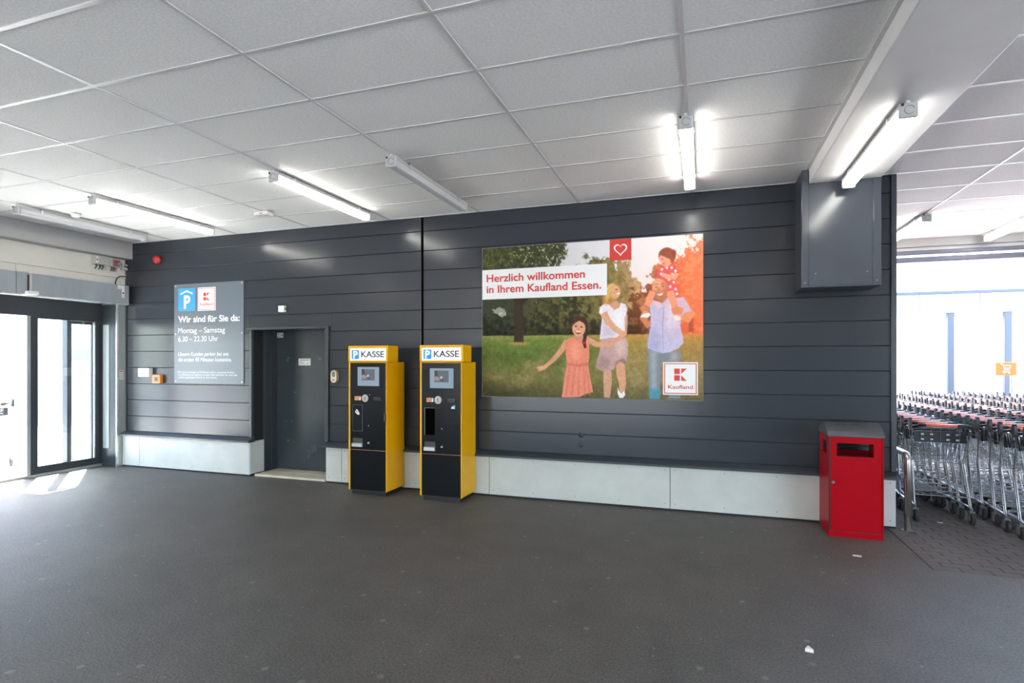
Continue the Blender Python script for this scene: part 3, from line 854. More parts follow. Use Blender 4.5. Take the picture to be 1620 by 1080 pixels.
# ------------------------------------------------------------------ the two ticket machines
def machine(label, loc, first):
    t = thing('ticket_machine', label, 'ticket machine', loc, 0)
    MB().box(0.03, 0.50, 0.025, 0.41, 0.0, 0.062).obj('base_plinth', M['black'], t)
    b = MB().rbox(0.0, 0.53, 0.006, 0.428, 0.055, 1.622, 0.004)
    b.box(0.0, 0.022, -0.004, 0.006, 0.055, 1.622).box(0.522, 0.53, -0.004, 0.006, 0.055, 1.622)
    b.obj('cabinet', M['yellow'], t)
    s = MB().rbox(-0.004, 0.552, -0.010, 0.240, 1.624, 1.821, 0.004).obj('sign_box', M['yellow'], t)
    fp = plate(s, M['sign_lit'], rect(0.026, 0.528, 1.643, 1.790), -0.010, 'sign_face')
    y = -0.0115
    plate(s, M['blue_lit'], rect(0.049, 0.152, 1.660, 1.770), y, 'parking_symbol')
    text('P', s, M['sign_lit'], 0.072, 1.672, y - 0.0015, width=0.062, cap=0.086, bold=0.03)
    text('KASSE', s, M['grey_print'], 0.183, 1.683, y, width=0.321, cap=0.072, bold=0.02)
    up = MB()
    if first:
        up.rbox(0.0235, 0.5205, -0.006, 0.006, 0.553, 1.612, 0.002)
    else:                               # open round the note niche
        for q in ((0.0235, 0.066, 0.553, 1.612), (0.193, 0.5205, 0.553, 1.612), (0.066, 0.193, 0.553, 0.772), (0.066, 0.193, 1.085, 1.612)):
            up.box(q[0], q[1], -0.006, 0.006, q[2], q[3])
    up = up.obj('upper_door', M['black_panel'], t)
    MB().rbox(0.0235, 0.5205, -0.006, 0.006, 0.060, 0.548, 0.002).obj('lower_door', M['black_panel'], t)
    MB().box(0.0235, 0.5205, 0.0, 0.006, 0.548, 0.553).obj('door_gap', M['note'], t)
    f = -0.006
    dz = 0.0 if not first else 0.012
    # screen
    sb = MB().rbox(0.126, 0.437, f - 0.002, f, 1.315 + dz, 1.555 + dz, 0.001).obj('screen', M['black'], t)
    plate(sb, M['screen_bg'], rect(0.132, 0.431, 1.321 + dz, 1.549 + dz), f - 0.002, 'display')
    g = f - 0.0035
    plate(sb, M['screen_pic'], rect(0.190, 0.372, 1.388 + dz, 1.525 + dz), g, 'display_picture')
    plate(sb, M['screen_dark'], [(0.192, 1.525 + dz), (0.225, 1.525 + dz), (0.238, 1.46 + dz), (0.192, 1.46 + dz)], g - 0.0015, 'display_dark_patch')
    plate(sb, M['screen_pink'], [(0.192, 1.412 + dz), (0.245, 1.405 + dz), (0.262, 1.43 + dz), (0.225, 1.455 + dz), (0.192, 1.45 + dz)], g - 0.0015, 'display_hand')
    plate(sb, M['screen_light'], [(0.255, 1.44 + dz), (0.285, 1.465 + dz), (0.300, 1.445 + dz), (0.285, 1.425 + dz)], g - 0.003, 'display_ticket')
    plate(sb, M['screen_dark'], [(0.268, 1.425 + dz), (0.300, 1.44 + dz), (0.306, 1.405 + dz), (0.28, 1.40 + dz)], g - 0.0015, 'display_slot')
    m = MB()
    for k in range(3):
        m.box(0.185 + 0.03 * k, 0.36 - 0.03 * k, f - 0.0032, f - 0.0022, 1.366 - 0.012 * k + dz, 1.369 - 0.012 * k + dz)
    m.obj('display_lines', M['screen_pic'], sb)
    # banknote mark, coin plate, card slot
    bn = plate(t, M['note'], rect(0.087, 0.177, 1.156, 1.206), f, 'banknote_sticker', 0.002)
    plate(bn, M['white'], rect(0.158, 0.172, 1.160, 1.196), f - 0.002, 'white_edge')
    cp = MB().lathe([(0.044, f - 0.006), (0.046, f)], 'y', (0.235, 0, 1.182), 22).obj('coin_plate', M['coin'], t)
    MB().box(0.230, 0.240, f - 0.0072, f - 0.006, 1.160, 1.204).obj('coin_slot', M['grey_print'], cp)
    cs = MB().rbox(0.362, 0.455, f - 0.014, f, 1.158, 1.200, 0.004).obj('card_reader', M['dark_grey'], t)
    MB().box(0.370, 0.447, f - 0.0155, f - 0.014, 1.170, 1.178).obj('card_slot', M['black_deep'], cs)
    # bank note flap or open niche
    if first:
        fd = MB().rbox(0.063, 0.198, f - 0.003, f, 0.780, 1.100, 0.001).obj('service_flap', M['black_panel'], t)
        ring(fd, M['mid_grey'], 0.061, 0.200, 0.778, 1.102, 0.003, f, 'flap_edge', 0.0035)
        stk = plate(fd, M['white'], [(0.118, 1.048), (0.145, 1.022), (0.160, 0.985), (0.138, 0.978), (0.100, 1.005), (0.098, 1.018)], f - 0.003, 'torn_sticker')
        MB().lathe([(0.009, f - 0.006), (0.009, f - 0.0045)], 'y', (0.122, 0, 1.018), 10).obj('dark_spot', M['grey_print'], stk)
        MB().lathe([(0.004, f - 0.003), (0.004, f)], 'y', (0.300, 0, 1.226), 8).obj('white_dot', M['white'], t)
        MB().rbox(0.508, 0.532, f - 0.022, f, 0.905, 1.005, 0.008, 2).obj('door_handle', M['black'], t)
    else:
        op = MB().box(0.066, 0.193, 0.004, 0.0055, 0.772, 1.085).obj('note_niche', M['gap'], t)  # dead black plate stands in for the shade of a deep niche
        MB().box(0.060, 0.067, f - 0.004, f, 0.772, 1.088).box(0.060, 0.195, f - 0.004, f, 1.085, 1.090).obj('niche_rim', M['mid_grey'], op)
        stk = plate(t, M['cyan'], [(0.402, 1.085), (0.450, 1.085), (0.452, 1.128), (0.420, 1.118)], f, 'round_sticker')
        plate(stk, M['white'], [(0.402, 1.085), (0.448, 1.085), (0.430, 1.108), (0.408, 1.105)], f - 0.0015, 'sticker_white_part')
    MB().lathe([(0.006, f - 0.004), (0.006, f)], 'y', (0.284, 0, 0.850), 8).obj('indicator', M['silver'], t)
    lk = MB().lathe([(0.012, f - 0.008), (0.013, f)], 'y', (0.284, 0, 0.640), 14).obj('lock', M['coin'], t)
    # coin return
    tr = MB().box(0.060, 0.199, f - 0.001, f, 0.590, 0.694).obj('return_tray', M['dark_grey'], t)
    MB().prism([(f - 0.001, 0.588), (f - 0.026, 0.590), (f - 0.026, 0.628), (f - 0.001, 0.634)], 'x', 0.060, 0.199).obj('tray_lip', M['silver'], tr)
    return t
M['blue_lit'] = emit('backlit_blue', (0.0, 0.26, 0.85), 0.22)
machine('yellow and black ticket machine by the lift niche, white torn sticker on its flap', (-4.126, 5.942, 0), True)
machine('yellow and black ticket machine by the picture board, with an open dark niche', (-3.144, 5.942, 0), False)

# ------------------------------------------------------------------ large picture board
# figures of the print: colour, edge softness, outline in thousandths of the sheet
ART=[
(58,46,34,2,[162,337,163,487,158,638,206,640,206,489,202,338]),
(46,42,30,3,[64,182,113,259,165,370,186,350,125,246,70,174]),
(46,42,30,3,[330,227,253,288,181,371,200,397,261,302,334,235]),
(150,70,48,3,[944,471,941,587,962,588,962,472]),
(170,130,85,5,[236,648,233,651,227,653,217,655,203,656,188,656,173,656,159,655,147,653,138,650,133,648,133,645,138,642,147,640,159,639,173,638,188,638,203,639,217,640,227,642,233,645]),
(116,130,142,1.2,[773,680,842,708,912,698,910,829,909,991,861,993,853,873,841,766,832,756,825,873,823,994,781,995,775,831]),
(150,160,168,8,[783,701,809,708,809,970,790,981]),
(60,140,160,12,[781,938,823,937,823,994,781,995]),
(150,155,160,10,[867,708,896,708,896,766,867,766]),
(196,128,92,1.2,[753,435,738,503,770,562,808,522,795,496,773,519,772,501,784,451]),
(212,138,98,1.2,[922,468,941,486,941,486,912,467,901,505,943,533,972,479,948,432]),
(182,186,220,1.2,[781,422,793,389,816,397,834,409,859,370,889,380,922,376,940,419,954,464,928,471,909,497,909,555,917,608,923,650,902,684,867,708,837,715,801,702,773,682,772,653,779,594,786,530,784,476]),
(160,166,206,14,[786,551,823,595,823,708,779,689,773,658]),
(206,208,232,16,[845,414,889,406,896,554,853,575]),
(140,146,186,1,[839,414,834,552,837,711,839,711,837,553,842,414]),
(212,196,214,2,[793,390,820,402,835,424,823,437,801,412]),
(190,190,216,2,[859,370,835,422,845,434,864,394]),
(204,140,108,1.2,[858,320,858,339,855,357,849,372,841,383,832,388,822,388,812,381,804,370,797,354,792,336,791,316,793,296,797,280,804,267,813,259,823,256,833,260,842,269,850,283,855,300]),
(222,160,126,8,[831,296,830,308,828,319,824,327,819,333,814,336,808,334,803,329,799,322,795,312,793,300,793,288,795,276,799,267,803,259,808,255,814,254,819,258,824,264,828,273,830,284]),
(176,108,78,8,[853,276,860,330,847,382,823,397,831,360,842,318]),
(166,112,84,8,[797,339,809,336,825,343,845,336,851,361,838,389,818,392,801,374]),
(238,220,208,2,[810,350,825,350,838,344,832,360,819,363]),
(110,72,56,2,[814,309,814,310,814,311,813,311,811,312,810,312,808,312,807,311,806,311,805,310,804,309,804,308,805,307,806,306,807,306,808,306,810,306,811,306,813,306,814,307,814,308]),
(110,72,56,2,[841,305,841,306,840,307,839,308,837,308,836,308,834,308,832,307,831,307,830,306,829,305,829,304,830,303,831,302,832,302,834,302,836,302,837,302,839,302,840,304,841,304]),
(130,88,66,2,[802,296,809,293,817,297,818,294,809,288,801,293]),
(130,88,66,2,[827,293,837,290,845,294,846,291,837,284,826,290]),
(190,116,90,3,[828,326,827,330,827,334,825,337,823,339,821,341,819,340,817,338,815,336,814,332,813,327,813,323,814,318,815,315,817,312,819,311,821,311,823,312,825,314,827,317,827,321]),
(214,84,92,1.2,[810,226,820,195,839,175,860,170,882,176,900,208,894,237,889,268,899,332,906,375,882,367,855,344,853,287,838,264,816,251]),
(244,222,222,1.3,[837,203,837,205,836,208,836,209,834,210,832,211,831,210,830,210,829,208,828,206,827,203,827,200,828,198,829,196,830,195,831,194,832,194,834,194,836,196,836,198,837,200]),
(244,222,222,1.3,[858,194,857,196,857,198,856,200,854,201,853,201,852,201,850,200,849,199,848,196,848,194,848,192,848,189,849,187,850,185,852,185,853,185,854,185,856,187,857,189,857,191]),
(244,222,222,1.3,[878,195,878,198,877,200,876,201,875,203,873,203,872,203,870,202,869,200,868,198,868,195,868,193,868,190,869,189,870,187,872,187,873,186,875,187,876,188,877,190,878,193]),
(244,222,222,1.3,[894,215,894,218,893,220,892,222,890,223,889,224,888,223,886,222,885,220,884,219,884,216,884,213,884,211,885,209,886,208,888,206,889,206,890,207,892,209,893,210,894,213]),
(244,222,222,1.3,[834,230,834,233,834,235,832,237,831,238,830,238,828,238,827,237,825,235,825,233,824,231,824,228,825,226,825,224,827,222,828,221,830,221,831,222,832,224,834,225,834,227]),
(244,222,222,1.3,[881,236,880,238,880,240,879,242,878,243,876,244,875,243,873,242,872,241,871,238,871,236,871,233,871,231,872,229,873,228,875,227,876,227,878,227,879,229,880,231,880,233]),
(244,222,222,1.3,[866,267,866,269,866,271,864,273,863,274,862,275,860,274,859,273,857,272,857,269,856,267,856,264,857,262,857,260,859,259,860,258,862,258,863,258,864,260,866,262,866,264]),
(244,222,222,1.3,[887,284,886,286,886,289,885,290,883,291,882,292,880,291,879,290,878,289,877,287,876,284,876,282,877,279,878,278,879,276,880,275,882,275,883,275,885,277,886,279,886,281]),
(244,222,222,1.3,[872,310,872,312,871,314,870,316,869,317,867,317,866,317,864,316,863,315,862,312,862,310,862,307,862,305,863,303,864,301,866,301,867,301,869,301,870,302,871,305,872,307]),
(244,222,222,1.3,[894,327,894,329,893,331,892,333,890,334,889,334,888,334,886,333,885,332,884,329,884,327,884,325,884,322,885,320,886,319,888,318,889,318,890,318,892,320,893,322,894,324]),
(244,222,222,1.3,[881,347,880,349,880,352,879,354,878,355,876,355,875,355,873,354,872,352,871,350,871,348,871,345,871,343,872,341,873,339,875,338,876,338,878,339,879,341,880,342,880,344]),
(244,222,222,1.3,[899,355,899,358,899,360,898,362,896,363,895,364,893,363,892,363,891,361,890,359,889,356,889,354,890,351,891,349,892,348,893,347,895,347,896,347,898,349,899,350,899,353]),
(226,160,128,1.2,[885,221,882,240,855,233,835,222,829,243,850,260,889,270,904,236]),
(220,150,118,1.2,[782,326,767,370,755,427,752,477,769,483,779,438,795,387,806,343]),
(220,150,118,1.2,[852,342,861,390,875,442,885,498,904,494,900,433,890,378,879,331]),
(196,126,94,1.2,[748,461,760,454,776,459,782,428,757,414,736,433]),
(206,132,98,1.2,[878,477,896,472,914,484,924,445,896,429,870,443]),
(240,232,232,1.2,[739,491,751,472,779,465,784,482,772,495]),
(244,234,230,1.2,[880,490,894,482,912,502,910,517,886,514]),
(134,74,54,2,[890,124,889,139,884,152,876,163,867,169,857,172,846,170,836,163,827,153,821,140,818,125,818,110,821,95,827,84,836,75,846,70,857,70,867,75,876,83,884,95,889,109]),
(120,64,48,3,[892,109,891,116,890,122,888,127,885,130,882,132,879,131,876,128,874,124,873,118,871,111,871,104,873,97,874,92,876,88,879,86,882,85,885,87,888,91,890,96,891,102]),
(224,156,130,2,[825,114,845,126,867,144,871,171,859,187,838,183,825,159,820,133]),
(120,70,56,1.2,[838,141,838,142,837,142,836,143,835,143,834,143,833,143,831,143,830,142,830,141,829,141,829,140,830,139,830,138,831,137,833,137,834,137,835,137,836,138,837,139,838,140]),
(200,90,84,1.2,[846,167,846,168,845,169,844,170,842,171,840,171,838,171,836,170,835,169,834,168,833,167,833,166,834,164,835,163,836,163,838,162,840,162,842,163,844,163,845,164,846,166]),
(200,150,124,1.2,[580,822,580,898,583,993,609,993,617,898,615,821]),
(206,152,122,1.2,[634,763,638,857,650,909,649,967,672,970,680,907,677,850,672,759]),
(232,230,236,1.2,[642,925,648,950,659,969,671,949,676,974,666,993,651,994,643,969]),
(182,150,146,1.2,[569,620,628,617,678,614,689,657,686,723,680,766,666,750,638,766,628,812,594,832,566,820,546,802,552,755,563,700]),
(160,128,126,10,[566,722,613,756,597,821,550,802]),
(140,108,108,4,[628,799,638,764,666,744,678,766,676,783,651,766]),
(206,178,172,12,[628,635,674,627,674,722,643,733]),
(190,140,112,1.2,[670,471,668,536,664,601,682,604,686,539,687,473]),
(226,216,226,1.2,[560,456,563,423,585,398,606,406,628,437,648,427,656,397,676,407,685,440,680,476,673,488,674,548,676,597,659,618,613,615,563,625,569,545,574,485]),
(196,184,200,12,[574,501,609,546,643,602,574,620]),
(240,234,240,14,[628,459,666,450,666,548,636,536]),
(212,160,130,1.2,[565,468,588,525,620,570,657,604,670,579,637,542,613,501,595,446]),
(206,150,122,3,[603,387,645,385,650,416,630,443,610,417]),
(200,154,88,4,[649,339,646,354,640,368,631,377,622,383,611,384,602,379,593,370,587,358,583,343,581,327,584,311,588,296,596,285,605,277,615,274,625,276,634,283,642,294,647,307,650,323]),
(196,150,84,6,[613,377,610,389,606,397,601,404,595,408,589,408,584,405,580,399,577,390,576,379,576,368,578,357,582,346,587,338,592,333,598,331,604,333,608,337,612,345,614,355,614,366]),
(232,200,130,5,[591,370,595,327,609,293,629,283,627,276,604,285,587,323,585,369]),
(236,206,140,5,[602,388,605,338,618,302,614,299,599,336,598,387]),
(160,112,60,5,[587,396,587,359,596,318,592,316,580,357,583,396]),
(170,124,70,6,[620,384,620,391,618,396,617,401,614,405,610,406,607,405,604,402,602,398,600,393,599,386,599,380,600,374,602,368,604,364,607,362,610,362,614,363,617,367,618,372,620,377]),
(216,160,126,2,[620,296,645,291,653,320,654,342,645,364,628,367,617,349]),
(240,226,214,1.2,[638,337,653,331,650,346,639,345]),
(90,60,46,1.2,[642,313,642,314,641,315,640,316,639,316,638,316,636,316,635,316,634,315,633,314,633,313,633,312,633,311,634,310,635,310,636,310,638,310,639,310,640,310,641,311,642,312]),
(210,152,122,1.2,[496,638,548,675,608,671,650,633,680,602,671,582,640,611,602,641,553,641,509,605]),
(214,158,128,1.2,[682,579,683,583,682,589,680,594,677,599,673,604,668,608,663,610,659,610,654,609,652,606,650,602,650,597,651,592,654,587,658,582,663,577,667,575,672,573,677,573,680,576]),
(206,146,114,1.2,[403,621,380,677,341,744,305,792,316,809,357,765,401,698,426,641]),
(210,152,120,1.2,[318,789,303,791,276,799,267,810,279,815,277,831,289,826,306,819,321,807]),
(190,140,112,3,[449,598,489,599,495,624,471,643,444,623]),
(222,132,108,1.2,[410,642,418,618,440,607,461,634,489,610,509,605,516,655,516,733,512,780,463,789,413,780,408,710]),
(222,134,112,1.2,[415,780,509,778,519,855,533,961,503,972,471,993,423,998,389,997,395,936,403,857]),
(196,108,88,4,[413,772,463,784,511,771,511,791,463,797,415,789]),
(198,112,92,4,[425,794,415,890,405,986,412,987,420,891,429,795]),
(198,112,92,4,[449,794,440,890,432,985,439,986,446,890,453,795]),
(198,112,92,4,[469,794,465,889,461,985,468,985,471,890,473,794]),
(198,112,92,4,[489,794,491,889,493,984,500,983,496,889,493,794]),
(198,112,92,4,[501,795,508,889,515,984,522,982,514,889,505,794]),
(236,156,130,14,[439,643,463,655,471,744,439,755]),
(72,44,34,2,[511,533,509,549,504,563,496,576,487,584,475,587,464,586,453,579,444,569,438,555,435,539,435,522,438,506,444,492,453,482,464,476,475,476,487,480,496,488,504,501,509,516]),
(70,42,32,1.2,[483,533,490,598,484,643,493,681,504,678,500,643,506,600,510,532]),
(180,50,50,1.5,[501,646,500,648,499,650,498,651,496,652,494,652,492,652,490,652,488,650,487,648,486,647,486,645,487,643,488,641,490,640,492,639,494,639,496,640,498,641,499,642,500,644]),
(216,158,126,1.5,[498,552,497,568,493,582,487,594,479,602,470,605,461,604,452,598,445,587,440,574,438,558,438,542,440,527,445,514,452,504,461,499,470,498,479,502,487,510,493,522,497,536]),
(70,44,34,2,[436,541,444,503,471,489,500,510,505,548,492,521,471,504,452,517]),
(60,38,32,1.2,[461,540,460,541,459,542,458,544,457,544,456,544,454,544,452,544,451,542,450,541,449,540,449,539,450,538,451,536,452,536,454,535,456,535,457,536,458,536,459,538,460,539]),
(60,38,32,1.2,[486,545,486,546,485,547,484,549,483,549,481,550,479,549,478,549,477,548,475,547,475,545,475,544,475,543,477,542,478,541,479,541,481,541,483,541,484,541,485,542,486,544]),
(150,60,54,1.2,[450,567,466,574,482,570,476,587,463,592,455,582]),
(246,236,228,1,[452,568,466,574,481,571,476,579,458,578]),
(196,132,104,2,[471,556,471,558,470,561,469,563,468,564,466,565,465,565,464,563,463,562,462,560,461,557,461,554,462,552,463,550,464,548,465,547,466,547,468,547,469,549,470,551,471,554])]

def blur(a, s):
    if s < 0.3:
        return a
    r = max(1, int(math.ceil(2.5 * s)))
    k = np.exp(-0.5 * (np.arange(-r, r + 1) / s) ** 2)
    k /= k.sum()
    for ax in (0, 1):
        p = np.pad(a, [(r, r) if i == ax else (0, 0) for i in range(2)], mode='edge')
        n = a.shape[ax]
        a = sum(k[i] * (p[i:i + n, :] if ax == 0 else p[:, i:i + n]) for i in range(2 * r + 1))
    return a

def paint(nx, ny):
    rng = np.random.RandomState(3)
    u, v = np.meshgrid(np.linspace(0, 1, nx), np.linspace(0, 1, ny))
    def field(cells, octaves=4):
        out = np.zeros((ny, nx))
        amp, tot = 1.0, 0.0
        for o in range(octaves):
            cx, cy = int(cells * 2 ** o), max(2, int(cells * 0.7 * 2 ** o))
            g = rng.rand(cy + 2, cx + 2)
            X, Y = u * cx, v * cy
            i, j = X.astype(int), Y.astype(int)
            fx, fy = X - i, Y - j
            fx, fy = fx * fx * (3 - 2 * fx), fy * fy * (3 - 2 * fy)
            out += amp * ((g[j, i] * (1 - fx) + g[j, i + 1] * fx) * (1 - fy) + (g[j + 1, i] * (1 - fx) + g[j + 1, i + 1] * fx) * fy)
            tot += amp
            amp *= 0.6
        return out / tot
    def mixc(img, m, c):
        c = np.asarray(c, float)
        if c.ndim == 1:
            c = c[None, None, :]
        return img * (1 - m[..., None]) + c * m[..., None]
    def grad(stops, t):
        xs_ = [s[0] for s in stops]
        return np.stack([np.interp(t, xs_, [s[1][k] for s in stops]) for k in range(3)], -1)
    def sm(x, a, b):
        q = np.clip((x - a) / (b - a), 0, 1)
        return q * q * (3 - 2 * q)
    n1, n2, n3, n4 = field(7, 5), field(22, 5), field(60, 4), field(120, 3)
    # sky
    img = grad([(0, (188, 186, 186)), (0.45, (205, 203, 206)), (0.8, (228, 222, 222)), (1, (236, 226, 222))], u)
    # far tree line
    top = np.interp(u, [0, 0.2, 0.40, 0.46, 0.55, 0.60, 0.68, 0.74, 0.78, 0.84, 0.90, 1.0],
                    [0.30, 0.28, 0.26, 0.16, 0.11, 0.12, 0.22, 0.33, 0.22, 0.16, 0.10, 0.08])
    edge = sm(v - top + (n2 - 0.5) * 0.30 + (n3 - 0.5) * 0.16, -0.02, 0.03)
    dark = grad([(0, (40, 46, 32)), (0.45, (52, 52, 32)), (0.62, (78, 66, 38)), (0.76, (120, 66, 40)), (0.88, (198, 92, 56)), (1, (216, 98, 62))], u)
    light = grad([(0, (76, 82, 58)), (0.45, (112, 104, 58)), (0.60, (140, 124, 72)), (0.76, (176, 108, 70)), (0.88, (230, 126, 82)), (1, (238, 128, 86))], u)
    tex = sm(n3 * 0.6 + n2 * 0.4, 0.40, 0.66)
    tree = dark * (1 - tex[..., None]) + light * tex[..., None]
    low = sm(v, 0.42, 0.62)
    tree = tree * (1 - 0.45 * low * (1 - sm(u, 0.7, 0.95)))[..., None]
    img = mixc(img, edge, tree)
    # middle tree, loose and olive
    d = np.hypot((u - 0.60) / 0.115, (v - 0.30) / 0.19)
    mt = sm(1.05 - d + (n2 - 0.5) * 1.1 + (n3 - 0.5) * 0.9, 0.0, 0.25)
    c = grad([(0.4, (72, 70, 40)), (0.62, (126, 112, 66)), (0.72, (170, 140, 96))], u) * (0.72 + 0.6 * n3)[..., None]
    img = mixc(img, mt * 0.9, c)
    # big tree at the left
    crown = sm(0.405 - u + (n2 - 0.5) * 0.10 + (n3 - 0.5) * 0.06, 0, 0.02) * sm(0.36 - v + 0.15 * (0.4 - u) + (n2 - 0.5) * 0.25, 0, 0.05)
    holes = sm(n4 * 0.55 + n3 * 0.45, 0.60, 0.66) * sm(u, 0.08, 0.3) * (v < 0.2)
    leaf = np.stack([38 + 62 * n3 * n4 * 2, 42 + 60 * n3 * n4 * 2, 28 + 30 * n3], -1)
    img = mixc(img, crown * (1 - 0.8 * holes), leaf)
    fol2 = sm(0.36 - u + (n2 - 0.5) * 0.24, 0, 0.06) * sm(0.50 - v + (n2 - 0.5) * 0.34 + (n3 - 0.5) * 0.2, 0, 0.08) * (v > 0.25)
    img = mixc(img, fol2 * 0.85, np.stack([56 + 70 * n3 * sm(u, 0.1, 0.4), 58 + 56 * n3 * sm(u, 0.1, 0.4), 36 + 16 * n3], -1))
    for (a, b, r) in ((0.085, 0.43, 0.035), (0.10, 0.45, 0.022)):
        img = mixc(img, 0.6 * sm(1 - np.hypot(u - a, (v - b) * 1.4) / r + (n3 - 0.5) * 1.6, 0, 0.3), (196, 200, 190))
    # meadow
    hz = 0.585 + (n2 - 0.5) * 0.012 + 0.01 * u
    g = sm(v, hz, hz + 0.012)
    gr = grad([(0, (150, 140, 84)), (0.10, (104, 122, 52)), (0.35, (84, 100, 44)), (0.7, (112, 106, 60)), (1, (84, 80, 46))], (v - 0.585) / 0.415)
    gr2 = grad([(0, (200, 140, 70)), (0.15, (152, 130, 62)), (0.4, (146, 126, 76)), (0.7, (130, 116, 74)), (1, (96, 88, 56))], (v - 0.585) / 0.415)
    k = sm(u + (n1 - 0.5) * 0.5, 0.35, 0.85)[..., None]
    gr = gr * (1 - k) + gr2 * k
    dry = sm(n1 * 0.5 + n2 * 0.5, 0.5, 0.68) * sm(v, 0.66, 0.8)
    gr = gr * (1 - 0.5 * dry[..., None]) + np.array((158, 140, 96)) * 0.5 * dry[..., None]
    gr = gr * (0.74 + 0.52 * (0.5 * n3 + 0.5 * n4))[..., None]
    img = mixc(img, g, gr)
    img = mixc(img, 0.65 * sm(1 - np.hypot(u / 0.42, (v - 1.0) / 0.16), 0, 1), (40, 44, 26))
    # trunks and figures
    for r_, g_, b_, bl, q in ART:
        P = np.array(q, float).reshape(-1, 2) / 1000 * (nx - 1, ny - 1)
        s = bl * nx / 1261.0
        pad = int(3 * s) + 3
        x0, y0 = np.maximum(np.floor(P.min(0)).astype(int) - pad, 0)
        x1, y1 = np.minimum(np.ceil(P.max(0)).astype(int) + pad + 1, (nx, ny))
        if x1 <= x0 or y1 <= y0:
            continue
        SS = 2
        gx, gy = np.meshgrid(np.arange(x0, x1, 1 / SS) + 0.25 - 0.5, np.arange(y0, y1, 1 / SS) + 0.25 - 0.5)
        ins = np.zeros(gx.shape, bool)
        for a, b in zip(P, np.roll(P, -1, 0)):
            if a[1] == b[1]:
                continue
            ins ^= ((a[1] > gy) != (b[1] > gy)) & (gx < (b[0] - a[0]) * (gy - a[1]) / (b[1] - a[1]) + a[0])
        mk = ins.reshape(y1 - y0, SS, x1 - x0, SS).mean((1, 3))
        mk = blur(mk, s)
        tx = (0.93 + 0.14 * n4[y0:y1, x0:x1])[..., None]
        img[y0:y1, x0:x1] = img[y0:y1, x0:x1] * (1 - mk[..., None]) + np.array((r_, g_, b_)) * tx * mk[..., None]
    # the printed photograph's own warm flare from the right
    gl = np.exp(-((1.02 - u) / 0.13) ** 2) * np.exp(-((v - 0.30) / 0.24) ** 2)
    img = 255 - (255 - img) * (1 - gl[..., None] * np.array((0.55, 0.16, 0.10)))
    gl2 = np.exp(-((1.0 - u) / 0.25) ** 2) * np.exp(-((v - 0.40) / 0.35) ** 2)
    img = mixc(img, 0.22 * gl2, (240, 110, 70))
    c = np.clip(img / 255, 0, 1)
    c = np.where(c <= 0.04045, c / 12.92, ((c + 0.055) / 1.055) ** 2.4)
    return np.clip(c * 1.10, 0, 0.85)

t = thing('picture_board', 'large picture board of a family walking in a meadow, on the dark wall', 'picture board', (-2.55, W - 0.001, 1.202))
PWID, PHGT = 2.566, 1.812
MB().rbox(0, PWID, -0.032, 0, 0, PHGT, 0.002).obj('board', M['facade_post'], t)
fr = MB()
ring(t, M['mid_grey'], 0.0, PWID, 0.0, PHGT, 0.006, -0.032, 'edge_profile', 0.003)
NX, NY = 540, 382
img = paint(NX, NY)
me = bpy.data.meshes.new('printed_picture')
gx, gz = np.meshgrid(np.linspace(0.006, PWID - 0.006, NX), np.linspace(PHGT - 0.006, 0.006, NY))
co = np.stack([gx, np.full_like(gx, -0.0335), gz], -1).reshape(-1, 3).astype(np.float32)
ii = (np.arange(NY - 1)[:, None] * NX + np.arange(NX - 1)[None, :]).reshape(-1)
quads = np.stack([ii, ii + NX, ii + NX + 1, ii + 1], -1).astype(np.int32)
me.vertices.add(len(co))
me.vertices.foreach_set('co', co.reshape(-1))
me.loops.add(quads.size)
me.loops.foreach_set('vertex_index', quads.reshape(-1))
me.polygons.add(len(quads))
me.polygons.foreach_set('loop_start', np.arange(0, quads.size, 4, dtype=np.int32))
me.polygons.foreach_set('loop_total', np.full(len(quads), 4, np.int32))
me.update(calc_edges=True)
at = me.color_attributes.new('print', 'FLOAT_COLOR', 'POINT')
at.data.foreach_set('color', np.concatenate([img.reshape(-1, 3), np.ones((NX * NY, 1))], 1).astype(np.float32).reshape(-1))
pm = mat('printed_sheet', (0.5, 0.5, 0.5), rough=0.45, spec=0.12)
an = pm.node_tree.nodes.new('ShaderNodeAttribute')
an.attribute_name = 'print'
pm.node_tree.links.new(an.outputs['Color'], pm.node_tree.nodes['Principled BSDF'].inputs['Base Color'])
me.materials.append(pm)
link('printed_picture', me, t)
y = -0.034
ban = plate(t, M['white'], rect(0.006, 1.527, 1.183, 1.541), y, 'banner', 0.002)
text('Herzlich willkommen', ban, M['red_print'], 0.062, 1.394, y - 0.002, width=1.212, cap=0.090, bold=0.02)
text('in Ihrem Kaufland Essen.', ban, M['red_print'], 0.062, 1.260, y - 0.002, width=1.399, cap=0.090, bold=0.02)
hb = plate(t, M['red_print'], rect(1.558, 1.800, 1.569, 1.806), y, 'heart_badge', 0.002)
def heart(s):
    out = []
    for a in np.linspace(0, 2 * math.pi, 41)[:-1]:
        x = 16 * math.sin(a) ** 3
        z = 13 * math.cos(a) - 5 * math.cos(2 * a) - 2 * math.cos(3 * a) - math.cos(4 * a)
        out.append((1.679 + x * s, 1.694 + z * s))
    return out
ho, hi_ = heart(0.0047), heart(0.0037)
m = MB()
n = len(ho)
yy = y - 0.002
m.add([(p[0], yy - 0.0015, p[1]) for p in ho] + [(p[0], yy - 0.0015, p[1]) for p in hi_] + [(p[0], yy, p[1]) for p in ho] + [(p[0], yy, p[1]) for p in hi_],
      [(i, (i + 1) % n, n + (i + 1) % n, n + i) for i in range(n)] + [(i, (i + 1) % n, 2 * n + (i + 1) % n, 2 * n + i) for i in range(n)] + [(n + i, n + (i + 1) % n, 3 * n + (i + 1) % n, 3 * n + i) for i in range(n)])
m.obj('heart_outline', M['white'], hb)
